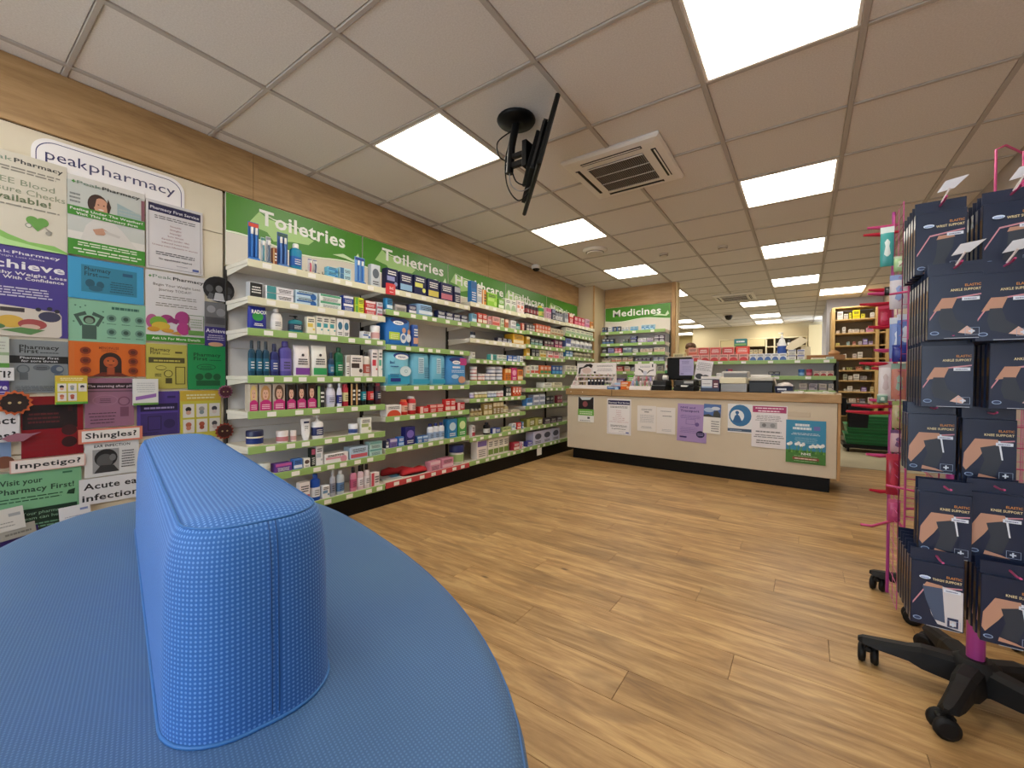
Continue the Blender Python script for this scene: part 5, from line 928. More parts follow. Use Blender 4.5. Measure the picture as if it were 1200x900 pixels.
def d_mauve(p): p.r(0, .78, 1, .90, '2a1620').t('The morning after pill', .5, .815, .048, 'd8c4d0', w=.90, bold=True).r(.02, .72, .98, .745, '6a4a5c').e(.40, .55, .26, 'a87a92', .11).e(.40, .55, .235, '9a6a84', .095).lines(.28, .50, .52, .60, 3, '4a2c3c', .35).e(.78, .52, .13, '7a4c64').e(.78, .52, .10, 'a07088').r(.70, .2, .88, .40, '7a4c64').lines(.06, .08, .62, .34, 4, '5a3a4c', .3)
poster('mauve poster reading The morning after pill', 'poster', 99, 157, 443, 502, 'l', d_mauve, '9c6c86', 3)
poster('violet poster with dark band behind the seat backrest', 'poster', 160, 210, 459, 512, 'l', lambda p: p.r(.08, .55, .96, .72, '1f1848').lines(.15, .6, .88, .68, 1, 'b0a4d8', .5).r(.08, .0, .96, .50, '3f2f74').frame(.24, .12, .56, .44, .02, '1f1848').e(.75, .25, .14, '2c2058').lines(.1, .05, .5, .1, 1, '2c2058').r(.70, .84, .9, .89, '33286a'), '56419a', 1)
def leaf(p, n=6):
    p.r(0, .78, 1, 1, 'd8b83c').lines(.12, .83, .88, .95, 2, 'f0e8b8', .5)
    for i in range(n):
        u = .06+.32*(i % 3); v = .44-.32*(i//3)
        p.r(u, v, u+.27, v+.28, 'e8e4dc').e(u+.13, v+.17, .07, ['1c1c1e', 'a8a49c', '3c3a48', 'c06a4c', 'b85a40', '4a4a52'][i]).e(u+.13, v+.10, .06, ['d8a88c', '8a9aa0', 'e0d0c8', 'd88a70', 'a84c34', 'c8b8b0'][i])
poster('yellow illustrated leaflet beside the backrest and shelves', 'leaflet', 211, 258.5, 458, 515, 'l', leaf, 'd9cf4c', 2, name='leaflet')
def d_red(p): p.r(.02, .46, .90, .86, '180a0a').lines(.08, .56, .62, .76, 3, '5c1a1c', .45).r(.74, .74, .82, .84, '3a0e10').e(.76, .42, .13, '3c0c0e').e(.76, .22, .13, '300a0c').lines(.08, .12, .58, .40, 4, '8a2024', .35)
poster('dark red poster with a black panel', 'poster', 24, 97, 465, 538, 'l', d_red, '8c1418', 2)
# word cards
poster('white card with salmon edge reading Shingles?', 'card', 91, 166.5, 504, 521, 'l', lambda p: p.r(.05, .12, .95, .88, 'f0ece8').t('Shingles?', .5, .34, .38, '17181c', w=.80, bold=True), 'e4876e', 5, 0, 'word_card')
poster('white card with pink edge reading Impetigo?', 'card', 10, 99.5, 540.5, 556, 'l', lambda p: p.r(.02, .06, .98, .94, 'eee4de').t('Impetigo?', .50, .34, .40, '17181c', w=.86, bold=True), 'e0b4a8', 5, 0, 'word_card')
def d_ear(p): p.t('EAR INFECTION', .5, .84, .075, '2c2c30', w=.66, bold=True).r(.14, .10, .62, .78, '9c9c9e').e(.38, .52, .21, '1c1c1e', .26).e(.36, .44, .15, '5a5a5c', .20).p([(.16, .10), (.28, .32), (.52, .30), (.62, .10)], '343436').e(.50, .52, .06, '77777a', .10).lines(.66, .20, .92, .74, 7, '55555a', .4)
poster('white ear infection sheet with a dark photograph', 'poster', 98, 162, 519.5, 561, 'l', d_ear, 'dedede', 3)
poster('white card reading Acute ear infection? half hidden by the backrest', 'card', 91.5, 172, 563, 594, 'l', lambda p: p.t('Acute ear', .06, .58, .24, '1a1b20', 'l', .86, True).t('infection?', .04, .14, .24, '1a1b20', 'l', .90, True), 'e2e2e6', 5, 0, 'word_card')
def d_visit(p):
    p.t('Visit your', .20, .80, .085, '163f28', 'l', .40, True).t('Pharmacy First!', .18, .66, .085, '163f28', 'l', .74, True).lines(.18, .52, .80, .62, 2, '1f5434', .35).p([(.84, .54), (.92, .52), (.93, .62), (.86, .60)], '163f28').r(.80, .90, .90, .93, '2c6a48').r(0, 0, .95, .38, '12301f').t('Your pharmacy', .40, .28, .05, '8fb89c', 'l', .42).t('team can help', .40, .20, .05, '8fb89c', 'l', .40).lines(.42, .06, .86, .16, 2, '6a9a7c', .45)
poster('mint and dark green poster reading Visit your Pharmacy First!', 'poster', -30, 94.5, 545, 612, 'r', d_visit, '7fb98c', 3)
poster('purple printed strip at the foot of the leaflet wall', 'poster', -30, 45, 616, 660, 'r', lambda p: p.lines(.1, .3, .8, .7, 2, '6a5aa8', .4), '33206c', 4, .03)
poster('white appointment card in front of the green poster at the left edge', 'card', -12, 29, 594, 620, 'r', lambda p: p.lines(.15, .2, .7, .5, 2, '9a9a98', .3).r(.55, .62, .9, .76, 'a8acb0'), 'dcdad4', 8, .10, 'leaflet')
poster('white leaflet card beside the seat edge below Acute ear card', 'card', 69, 106, 596, 622, 'l', lambda p: p.lines(.12, .2, .85, .6, 4, '8f94b0', .3).r(.66, .74, .92, .84, '7a8ac0'), 'e6e6ec', 8, .05, 'leaflet')
poster('grey folded leaflet lying over the dark green panel', 'leaflet', -12, 42, 614, 628, 'r', lambda p: p.lines(.3, .3, .9, .7, 1, '77756f', .4), 'a8a59c', 7, .13, 'leaflet')
# cut-off cards at the left edge
poster('white card ending in a question mark at the left edge', 'card', -35, 16.5, 431, 446, 'r', lambda p: p.t('UTI?', .60, .24, .50, '17181c', w=.66, bold=True), 'e6e4e6', 5, 0, 'word_card')
poster('white card reading insect bites? cut off at the left edge', 'card', -60, 22.5, 482, 517, 'r', lambda p: p.t('Insect', .94, .60, .24, '17181c', 'r', .66, True).t('bites?', .94, .10, .24, '17181c', 'r', .62, True), 'e4e2e4', 5, 0, 'word_card')
poster('pale leaflet with green stripes at the left edge', 'leaflet', -25, 11, 395, 431, 'r', lambda p: p.r(0, .0, 1, .15, '5a9a40').r(0, .40, 1, .50, '9ab48c').lines(.1, .6, .9, .9, 3, 'b0b0a8', .4), 'd4d8cc', 4, name='leaflet')
poster('small purple leaflet below the question mark card', 'leaflet', -25, 10.5, 446, 462, 'r', lambda p: p.t('Achieve', .94, .35, .36, 'eceaf4', 'r', 1.3, True).r(0, .12, 1, .2, 'c8c0e0'), '4a3490', 4, name='leaflet')
poster('landscape picture with blue sky at the left edge', 'picture', -30, 12, 516, 552, 'r', lambda p: p.r(0, .4, 1, 1, '7a94bc').r(0, 0, 1, .4, 'b8a48c').e(.8, .3, .3, '7a4a34', .2), '8a94a8', 3, name='picture')
poster('yellow leaflet pack in front of the grey and red posters', 'leaflet', 64, 101.5, 440, 474, 'l', lambda p: (leaf(p, 5), p.r(0, 0, 1, .08, '5fa83c')), 'd8cc44', 6, name='leaflet', th=.018)
poster('white flyer with purple ribbon text over the mauve poster', 'flyer', 155, 184.5, 444, 475, 'l', lambda p: p.lines(.12, .5, .88, .9, 5, 'b0b4b8', .3).p([(.1, .18), (.92, .30), (.92, .44), (.1, .32)], '9a6ab8').r(0, 0, 1, .08, '6aa04c'), 'e8e8e6', 6, name='flyer', th=.012)
# spiky virus-like cutouts
def virus(px, py, rpx, label, c1, c2, lay):
    X = .006+.0035*lay; c = at(px, py, 0, X); r = rpx*depth(c)/FPX
    t = thing('paper_cutout', label, 'cutout', c, math.pi/2, 'spiky round paper cutouts')
    def star(ra, rb, n): return [((ra if k % 2 else rb)*math.cos(k*math.pi/n), (ra if k % 2 else rb)*math.sin(k*math.pi/n)) for k in range(2*n)]
    obj('spiked_edge', MB().loft([[(x, y, z) for x, z in star(r, r*.82, 14)] for y in (0, -.003)], M(c1, .8)), t)
    obj('centre', MB().loft([[(x, y, z) for x, z in star(r*.78, r*.70, 14)] for y in (-.0031, -.006)], M(c2, .8)), t)
    for s_ in (-1, 1): obj('eye', MB().loft([[(s_*r*.25+r*.1*math.cos(k), y, r*.1*math.sin(k)) for k in (0, 1, 2, 3, 4, 5)] for y in (-.0061, -.007)], M('b8a070', .6)), t)
virus(17, 472, 15, 'spiky orange and dark brown cutout with eyes at the left edge', 'b8582c', '20100c', 8)
virus(263, 505, 10, 'spiky dark red cutout just above the backrest by the shelves', '8a3420', '3a1410', 8)
virus(264, 459, 8, 'spiky dusky pink cutout beside the emerald green poster', '9a6078', '4a1c2c', 8)
t = thing('paper_cutout', 'flat dusky pink bird-like paper cutout over the dark red poster', 'cutout', at(20, 513, 0, .030), math.pi/2, 'spiky round paper cutouts')
obj('paper', MB().loft([[(x*.09, y, z*.03) for x, z in ((-.5, 0), (-.3, -.5), (.2, -.6), (.5, .2), (.8, .6), (.4, .5), (0, .7), (-.3, .4))] for y in (0, -.004)], M('8a5a68', .8)), t)
# ================================================================== counter
CA = Vector((.53, 4.655, 0)); CB = Vector((3.195, 4.505, 0)); CD = (CB-CA).normalized(); CN = Vector((CD.y, -CD.x, 0)); CLEN = (CB-CA).length; CRZ = math.atan2(CD.y, CD.x)
ctr = thing('counter', 'long cream shop counter with oak worktop edge and black plinth', 'counter', CA, CRZ)
panel_m = noisy('counter_cream', 'd6c8b2', 'cbbda6', 1.2, .5); CT = .862
obj('front_panel', MB().bbox(0, CLEN-.012, 0, .03, .135, .785, panel_m, .003), ctr)
obj('worktop', MB().bbox(-.015, CLEN+.015, -.02, .62, .787, CT, oakx, .004), ctr)
obj('plinth', MB().bbox(.05, CLEN-.06, .06, .55, 0, .1345, black, .002), ctr)
obj('end_panel', MB().bbox(CLEN-.010, CLEN+.012, .01, .58, .12, .785, oakz, .002), ctr)
obj('carcass', MB().box(.02, CLEN-.012, .031, .55, .136, .784, M('8a7e6c', .7)), ctr)
obj('cable_slot', MB().bbox(2.05, CLEN-.20, -.004, .0, .655, .70, M('c2b29b', .5), .002), ctr)
for x in (.06, .22): obj('screw_cap', MB().lathe([(.006, -.001), (.006, .001)], M('efe6d0', .4), 10), ctr, (x, -.021, .825), rot=(math.pi/2, 0, 0))
obj('hook_wire', MB().tube([(.60, -.022, .86), (.60, -.022, .79)], .003, black, 6), ctr)
def cposter(label, cat, x0, x1, yt, yb, ref, draw, paper='f0ede8', lay=0, tilt=0):
    n = -CN; base = CA + CN*(.003+.002*lay)
    a = at_plane(x0, yt, base, CN); xe = x0 if ref == 'l' else x1
    a = at_plane(xe, yt, base, CN); b = at_plane(xe, yb, base, CN); l = at_plane(x0, 480, base, CN); r = at_plane(x1, 480, base, CN)
    W = (r-l).length; H = a.z-b.z
    o = tag(obj('poster', MB().box(0, W, -.001, 0, 0, H, M(paper, .4)), None, (l.x, l.y, b.z), CRZ), label, cat)
    if tilt: o.matrix_world = Matrix.Translation((l.x, l.y, b.z)) @ Matrix.Rotation(CRZ, 4, 'Z') @ Matrix.Rotation(tilt, 4, 'Y')
    p = Print(W, H, -.001, .0002); draw(p); obj('print', p.mb, o); return o
cposter('small flyer with dark photo and green band at the counter left end', 'flyer', 677.5, 696, 465, 494, 'l', lambda p: p.r(.02, .52, .98, 1, '201a1c').e(.45, .72, .16, '8a4a4c').p([(.1, 1), (.25, .88), (.75, .9), (.9, 1)], 'cfd4d8').r(0, .27, 1, .52, '6fae48').lines(.1, .32, .9, .47, 2, 'd8e8c4', .5).lines(.1, .05, .8, .12, 1, 'a0a0a0').r(.6, .14, .75, .22, '5a5a5c'), 'e8e6e2')
cposter('white service notice with navy heading hung on the counter', 'notice', 711.5, 739.5, 467, 508, 'l', lambda p: d_serv(p, 'a8545c'), 'ece8ea', 1)
def d_sheet(p): p.lines(.2, .82, .8, .9, 2, '77777c', .4).r(.38, .74, .62, .77, '55555a').lines(.12, .35, .9, .68, 6, 'a0a0a8', .3).lines(.2, .12, .8, .22, 2, '9a9aa0', .4)
cposter('plain white text sheet, left of the pair on the counter', 'notice', 747, 769, 475, 504.5, 'l', d_sheet, 'e2dcd8')
cposter('plain white text sheet, right of the pair on the counter', 'notice', 769.5, 791.5, 477, 507.5, 'l', lambda p: p.lines(.2, .84, .8, .9, 1, '88888c', .4).lines(.3, .66, .85, .72, 1, '66666c', .4).lines(.3, .1, .8, .2, 2, '9a9aa0', .3), 'e2dcd8', 1)
cposter('purple poster with the word Transport on the counter', 'poster', 793.5, 828, 472.5, 516, 'l', lambda p: p.t('NHS and', .10, .88, .045, '4a3478', 'l', .50, True).t('Transport', .10, .79, .055, '33205c', 'l', .64, True).lines(.1, .62, .8, .72, 3, '6a5494', .3).frame(.30, .46, .62, .60, .012, '6a5494').e(.68, .47, .07, '6a5494').lines(.1, .24, .72, .40, 4, '7a64a4', .25).e(.80, .22, .14, '231a4c', .09).lines(.70, .19, .90, .26, 2, 'a898cc', .4).r(.1, .10, .34, .14, '3c2a6c'), 'a58cc0', 1, .02)
cposter('white leaflet with sky photo overlapping the purple counter poster', 'leaflet', 824, 844, 473, 507, 'l', lambda p: p.r(0, .56, 1, 1, '4a6aa8').e(.3, .80, .3, 'a8bcd8', .08).e(.7, .86, .25, 'ccd4e0', .06).p([(0, .56), (0, .62), (.3, .66), (.55, .60), (.6, .76), (.8, .80), (.95, .7), (1, .56)], '3a3a34').lines(.45, .08, .95, .48, 5, '66666a', .35), 'e2dfda', 3, .03)
cposter('blue roundel wellbeing poster on the counter', 'poster', 853, 881, 473, 506, 'l', lambda p: p.e(.52, .60, .47, '2f6ea0', .38).e(.40, .58, .29, 'e0e6ec', .22).p([(.22, .40), (.30, .58), (.40, .66), (.50, .58), (.60, .40), (.5, .34), (.3, .34)], '2a5f94').e(.40, .70, .08, '2a5f94').r(0, .04, 1, .14, '3f5570').lines(.1, .07, .6, .11, 1, 'a8b8cc'), 'e2e2e4')
cposter('white notice with magenta heading on the counter', 'notice', 881, 923, 474.5, 523, 'l', lambda p: p.r(.03, .83, .97, .98, 'a83268').lines(.10, .92, .90, .96, 1, 'f0d8e4', .6).lines(.14, .85, .84, .90, 1, 'f0d8e4', .6).lines(.10, .64, .86, .78, 4, '55555a', .3).r(.24, .46, .72, .61, 'b0b0b4').e(.36, .53, .06, '77777a').e(.60, .53, .07, '8a8a8e').lines(.08, .36, .88, .42, 1, '77777c', .5).lines(.06, .24, .92, .33, 2, '66666a', .35).lines(.10, .10, .86, .20, 2, '66666a', .4), 'e4dfe2', 1)
def d_spring(p):
    p.r(0, .30, 1, 1, '3088b0').lines(.22, .86, .62, .94, 1, 'dce8ee', .7).lines(.16, .78, .66, .86, 1, 'dce8ee', .7).r(.70, .78, .86, .87, '6a6ab0').lines(.14, .66, .86, .72, 2, 'cfe0e8', .4).lines(.22, .48, .80, .62, 4, '8fbcd0', .3)
    p.r(0, 0, 1, .30, '3f7a2a')
    for i in range(15): p.p([(i/15, .24), (i/15+.05, .24), (i/15+.03+.02*math.sin(i*3), .36+.05*math.sin(i*1.7))], ['4a8a30', '2f6a24', '6aa03c'][i % 3])
    for u, v in ((.08, .43), (.28, .44), (.40, .42), (.64, .40), (.76, .41), (.88, .42)): p.e(u, v, .055, 'eef2f2', .035).e(u+.05, v+.025, .045, 'e2e8e8', .04).p([(u, v-.02), (u+.02, v-.02), (u+.015, v-.15), (u+.005, v-.15)], '5a9a38')
    p.t('NHS', .52, .20, .052, 'f0f4f0', w=.24, bold=True).r(.18, .085, .84, .145, '8a4a38').lines(.22, .10, .80, .13, 1, 'e8d8c8', .7).lines(.2, .165, .82, .18, 1, 'b8d0a0', .6).lines(.2, .05, .8, .07, 1, 'a8c890', .6)
cposter('blue and green flower poster at the counter right end', 'poster', 921.5, 968.5, 491.5, 541, 'l', d_spring, '3088b0', 2)

# ------------------------------------------------------------------ things on the counter
def cpt(px, back, z=CT+.001):
    """point on the worktop seen in column px, set back from the front edge"""
    p = CA - CN*back + Vector((0, 0, z)); return p + CD*col_at(px, p, CD)
def cw(px0, px1, back): return (cpt(px1, back)-cpt(px0, back)).length
W_ = M('ece6e4', .45)
def display(name, label, px0, px1, h, back, body):
    w = cw(px0, px1, back); c = cpt((px0+px1)/2, back); t = thing(name, label, 'display stand', c, CRZ); hw = w/2; D = .22
    side = [(0, 0), (0, .03), (D*.75, h*.58), (D*.75, h), (D*.82, h), (D*.82, 0)]
    for s_ in (-1, 1): obj('side_panel', MB().loft([[(s_*hw-s_*q, y, z) for y, z in side] for q in ((0, .004) if s_ > 0 else (.004, 0))], W_), t)
    obj('header_board', MB().bbox(-hw+.005, hw-.005, D*.75, D*.76+.004, h*.55, h, W_, .001), t); obj('base', MB().bbox(-hw+.005, hw-.005, 0, D*.8, 0, .03, W_, .002), t)
    for k in range(3):
        y = D*(.06+.22*k); z = .03+h*.17*k; obj('tier', MB().bbox(-hw+.005, hw-.005, y, y+D*.21, z, z+h*.05, M('e6dcda', .5), .001), t)
    return t, w, hw, D
t, w, hw, D = display('cosmetic_display', 'sloping white cosmetics display with portrait header at the counter left end', 668, 714, .32, .04, None); h = .32
p = Print(w, h*.45, D*.75, .0005, (-hw, h*.55)).p([(.02, .05), (.02, .92), (.42, .92), (.42, .05)], 'e0d8d8').p([(.03, .08), (.05, .62), (.16, .66), (.24, .90), (.36, .94), (.42, .80), (.38, .56), (.30, .72), (.18, .58), (.10, .5), (.08, .08)], '1c181a').e(.26, .34, .12, 'd8c0b8', .26).lines(.50, .66, .94, .82, 2, '9a94a0', .4).lines(.52, .3, .92, .58, 2, 'b0a8b0', .35).r(.44, .12, .50, .26, '2c2430'); obj('header_print', p.mb, t)
tube_b = [MB().lathe([(.008, 0), (.009, .004), (.009, .03), (.006, .034)], M(c, .35), 8).mesh('lip_balm') for c in ('d8b8bc', 'c8a0a8', 'e2d4d0', '4a3a40')]
for k in range(3):
    for i in range(9):
        x = -hw+.03+(w-.06)*i/8
        if k == 0 and i > 3: continue
        lo = t.matrix_basis @ Vector((x, D*(.06+.22*k)+D*.1, .03+h*.17*k+h*.05+.0005))
        o = tag(obj('lip_balm', tube_b[(i*2+k) % 4 if not (k == 0 and i == 2) else 3], None, lo), 'small pale cosmetic tube, %s from left in the %s tier of the sloping display' % (ORD[i+1], ['lowest', 'middle', 'upper'][k]), 'cosmetic tube', 'cosmetic tubes on the sloping display')
nb_ = MB().bbox(-.016, .016, -.012, .012, 0, .075, M('14172c', .35), .002).mesh('cosmetic_box'); nl = Print(.026, .025, -.0125, .0005, (-.013, .042)).r(.1, .1, .9, .9, 'e8e8ee').mb.mesh('front_label')
for i in range(5):
    lo = t.matrix_basis @ Vector((-.02+.045*i, D*.06+D*.08, .03+h*.05+.0005)); o = tag(obj('cosmetic_box', nb_, None, lo, CRZ), 'small navy box with white square, %s of five in the sloping display' % ORD[i+1], 'box', 'navy boxes on the sloping display'); obj('front_label', nl, o)
def cbox(name, label, cat, px0, px1, h, d, back, base, acc, st=0, z=CT+.0012, group=None):
    w = cw(px0, px1, back); c = cpt((px0+px1)/2, back+d/2, z); ps = prod_mesh('carton', w*.97, d, h, base, acc, st)
    o = tag(obj(name, ps[0][1], None, c, CRZ), label, cat, group); obj('front_print', ps[1][1], o); return o
cbox('medicine_carton', 'low dark blue carton lying at the worktop edge beside the cosmetics display', 'carton', 713, 728, .035, .10, .03, '2f5a9c', '9cc0e0', 4)
cbox('medicine_carton', 'white and pale pink carton stacked behind the dark blue one', 'carton', 718, 730, .08, .08, .17, 'e0c8cc', 'a8c4dc', 1)
cbox('medicine_carton', 'mauve and navy carton on the worktop behind pale cartons', 'carton', 719, 733, .13, .06, .27, '5a4a70', 'd0c4d4', 0)
cbox('display_carton', 'orange printed display carton between the two white stands', 'carton', 729, 740, .095, .10, .06, 'd86a24', 'e8b888', 4)
cbox('display_carton', 'bright green box behind the orange display carton', 'carton', 736, 744, .17, .05, .30, '5fa838', 'b0d890', 0)
t, w, hw, D = display('glasses_display', 'tall white counter display with sketched spectacles header', 737, 762, .30, .04, None); h = .30
p = Print(w, h*.45, D*.75, .0005, (-hw, h*.55)).lines(.25, .68, .75, .86, 2, '8a8a9a', .4).p([(.2, .6), (.4, .42), (.42, .2), (.36, .24), (.3, .42), (.16, .52)], '3a3638').p([(.9, .5), (.7, .42), (.56, .16), (.6, .14), (.74, .36), (.92, .42)], '3a3638').e(.5, .2, .1, 'c8c8d4').r(.82, .7, .88, .96, '3a3a44'); obj('header_print', p.mb, t)
cols = ['9a94c0', '5a8a8c', 'd8c8cc', 'a86a6c', 'b8a8b0', 'c87a88']
bm_ = [MB().lathe([(.010, 0), (.012, .005), (.012, .05), (.007, .06)], M(c, .35), 8).mesh('sample_bottle') for c in cols]
for k in range(2):
    for i in range(5):
        lo = t.matrix_basis @ Vector((-hw+.03+(w-.06)*i/4, D*(.06+.22*k)+D*.1, .03+h*.17*k+h*.05+.0005)); tag(obj('sample_bottle', bm_[(i+k*2) % 6], None, lo), 'tiny sample bottle, %s from left in %s row of the spectacles display' % (ORD[i+1], ['front', 'back'][k]), 'bottle', 'sample bottles in the spectacles display')
# card terminal / label printer
t = thing('label_printer', 'black label printer on the worktop beside the spectacles display', 'printer', cpt(776, .20), CRZ); w = cw(766, 783, .06)
obj('body', MB().bbox(-w/2, w/2, -.13, .10, 0, .055, blackmatt, .006).bbox(-w/2+.005, w/2-.005, -.10, .10, .0555, .11, M('1c1c1e', .4), .008), t); obj('tray_edge', MB().bbox(-w/2, w/2, -.135, -.1305, .05, .058, M('6a6a6c', .4), .001), t); obj('label_roll', MB().tube([(.01, 0, .14), (.06, 0, .14)], .028, M('d8d4cc', .6), 14), t); obj('lid', MB().bbox(-w/2+.01, w/2-.05, .02, .10, .111, .19, M('4a3f3a', .5), .006), t)
t = thing('small_bottle', 'tiny white bottle standing on the worktop by the monitor', 'bottle', cpt(778, .33), CRZ); obj('bottle', MB().lathe([(.014, 0), (.015, .04), (.008, .05)], M('e6e4de', .4), 10), t); obj('cap', MB().lathe([(.008, .0505), (.008, .065)], M('f0f0ee', .4), 8), t)
# till monitor seen from behind
t = thing('till_monitor', 'black till monitor seen from behind on the counter', 'monitor', cpt(796, .34), CRZ); w = cw(783, 812, .34)
obj('housing', MB().bbox(-w/2, w/2, -.02, .03, .12, .365, black, .01), t); obj('neck', MB().bbox(-.03, .03, -.02, .04, .02, .12, black, .004), t); obj('foot', MB().bbox(-.06, .11, -.04, .10, 0, .02, black, .005), t); obj('top_edge', MB().bbox(-w/2-.01, w/2, -.03, .03, .3655, .375, M('b8ac9c', .5), .002), t)
def sheet(label, px0, px1, zb, zt, back, paper, draw, tilt=0, nm='notice'):
    w = cw(px0, px1, back); c = cpt(px0, back, 0); o = tag(obj(nm, MB().box(0, w, -.002, 0, 0, zt-zb, M(paper, .45)), None, (c.x, c.y, zb), CRZ), label, 'notice')
    if tilt: o.matrix_world = Matrix.Translation((c.x, c.y, zb)) @ Matrix.Rotation(CRZ, 4, 'Z') @ Matrix.Rotation(tilt, 4, 'Y')
    p = Print(w, zt-zb, -.002, .0004); draw(p); obj('print', p.mb, o); return o
sheet('lilac notice taped to the back of the till monitor', 795, 811.5, 1.03, 1.21, .31, 'b0a8d0', lambda p: p.lines(.15, .72, .7, .92, 3, '5a548c', .3).lines(.2, .24, .85, .62, 5, '8a84b4', .25).r(.1, .08, .3, .12, '4a4480'))
sheet('white notice with dark scribble leaning beside the till monitor', 812, 831, .99, 1.205, .30, 'dcd6da', lambda p: p.lines(.05, .5, .95, .92, 5, '77747a', .35).e(.3, .18, .25, '2c2c34', .14).e(.7, .2, .2, '3a3a42', .10), .16)
sheet('small leaflet with red figure and green foot beside the monitor', 778, 789, 1.04, 1.19, .33, 'cfcabf', lambda p: p.r(0, 0, 1, .32, '3f8a50').lines(.2, .1, .8, .24, 1, 'c8e0c8', .5).e(.35, .62, .2, '8a4a48').lines(.55, .5, .95, .8, 3, 'a09c94', .4), nm='leaflet')
t = thing('receipt_printer', 'black receipt printer with white paper tongue on the counter', 'printer', cpt(805, .16), CRZ); w = cw(793, 817, .06)
obj('body', MB().bbox(-w/2, w/2, -.12, .10, 0, .05, blackmatt, .006).bbox(-w/2+.004, w/2-.004, -.11, .09, .0505, .115, M('242426', .4), .01), t); obj('paper', MB().loft([[(-.03, -.115, .06), (.05, -.115, .06), (.05, -.112, .06), (-.03, -.112, .06)], [(-.02, -.15, .045), (.04, -.15, .045), (.04, -.147, .045), (-.02, -.147, .045)]], M('f0f0ee', .5)), t); obj('control_panel', MB().bbox(.0, w/2-.01, -.113, -.1105, .08, .105, M('a8a8a8', .4), .001), t)
t = thing('cable_bundle', 'loop of black cable beside the receipt printer', 'cable', cpt(821, .14), CRZ); obj('cable', MB().tube([(.04*math.cos(a*.6)+.002*a, .02*math.sin(a), .005+.06*abs(math.sin(a*.3))+.003) for a in range(16)], .004, black, 6), t)
t = thing('card_display', 'white and navy card display box on the counter', 'display box', cpt(834, .13), CRZ); w = cw(823.5, 845.5, .06)
obj('body', MB().bbox(-w/2, w/2, -.08, .10, 0, .125, M('2c3858', .4), .004), t); obj('lid', MB().bbox(-w/2-.004, w/2+.004, -.05, .11, .126, .155, M('e4dcd8', .45), .003), t)
p = Print(w, .125, -.08, .0005, (-w/2, 0)).r(.05, .42, .62, .96, 'd8d8dc').r(.05, .30, .62, .42, '9cb4d4').r(.66, .30, .96, .94, '5c2c3c').r(.72, .55, .92, .68, 'e0d4d8').r(.72, .36, .92, .48, 'e0d4d8').r(.0, .0, 1, .08, '15192c').lines(.1, .6, .55, .8, 1, '8a8c98', .3); obj('print', p.mb, t)
t = thing('perforated_box', 'grey perforated metal box carrying paper stacks on the counter', 'box', cpt(862, .16), CRZ); w = cw(847, 878, .08)
obj('body', MB().bbox(-w/2, w/2, -.10, .12, 0, .085, M('8f8b88', .4, .6), .004), t); dm = MB()
for i in range(14):
    for j in range(4): dm.box(-w/2+.01+i*(w-.02)/14, -w/2+.016+i*(w-.02)/14, -.1006, -.1002, .015+j*.018, .021+j*.018, M('5a5654', .5))
obj('perforations', dm, t)
tag(obj('paper_stack', MB().bbox(-w/2-.01, w/2, -.10, .12, 0, .05, M('e4dcc0', .7), .003).bbox(-w/2+.005, w/2-.03, -.09, .11, .0505, .058, M('efe8d4', .7), .002), None, cpt(861, .16, CT+.0865), CRZ), 'cream paper stack on the grey perforated box', 'paper')
t = thing('desk_scanner', 'grey and white desktop device behind the paper stack', 'device', cpt(862, .42, CT+.001), CRZ); obj('body', MB().bbox(-.12, .12, -.08, .10, 0, .21, M('c8c4be', .45), .008), t); obj('vents', MB().bbox(-.10, .12, -.084, -.0805, .15, .19, M('77777a', .5), .001).bbox(-.10, .10, -.084, -.0805, .11, .13, M('3a3a30', .5), .001), t); obj('side_tray', MB().bbox(-.18, -.1205, -.06, .08, 0, .19, M('d8d6d2', .45), .006), t)
t = thing('desk_printer', 'low pale printer with paper behind the black box', 'printer', cpt(891, .42), CRZ); obj('body', MB().bbox(-.10, .12, -.08, .12, 0, .15, M('ccc6bc', .45), .01), t); obj('paper', MB().bbox(-.09, .09, .0, .02, .1505, .175, M('ece8e2', .6), .002), t)
t = thing('storage_box', 'plain black storage box on the counter', 'box', cpt(893, .16), CRZ); w = cw(879, 907, .08); obj('body', MB().bbox(-w/2, w/2, -.10, .12, 0, .105, M('0b0a0e', .4), .005), t); obj('rim', MB().bbox(-w/2-.004, w/2+.004, -.104, .124, .1055, .115, M('1a181c', .4), .002), t)
t = thing('tissue_tray', 'navy printed tray full of crumpled tissue on the counter', 'tray', cpt(919.5, .13), CRZ); w = cw(908.5, 930, .06)
obj('tray', MB().loft([[(-w/2*.94, -.07, 0), (w/2*.94, -.07, 0), (w/2*.94, .07, 0), (-w/2*.94, .07, 0)], [(-w/2, -.085, .065), (w/2, -.085, .065), (w/2, .085, .065), (-w/2, .085, .065)]], M('1c2648', .4)), t)
p = Print(w*.8, .05, -.086, .0005, (-w*.4, .008)).lines(.05, .40, .7, .9, 1, 'd4d8e4', .7).lines(.05, .1, .8, .3, 1, '8a94b4', .5); obj('print', p.mb, t)
rt = random.Random(5); pts_ = [[(w*.42*q*math.cos(a)*(1+.15*rt.random()), .07*q*math.sin(a)*(1+.2*rt.random()), z+.015*rt.random()) for a in [2*math.pi*i/14 for i in range(14)]] for q, z in ((1, .06), (.85, .075), (.5, .085), (.15, .09))]
obj('tissue', MB().loft(pts_, M('e2d8d4', .9)), t); obj('loose_tissue', MB().loft([[(-w*.5, .02, .06), (-w*.4, .02, .06), (-w*.4, .03, .06), (-w*.5, .03, .06)], [(-w*.62, .03, .13), (-w*.55, .03, .13), (-w*.55, .04, .13), (-w*.62, .04, .13)]], M('d8c8b8', .9)), t)
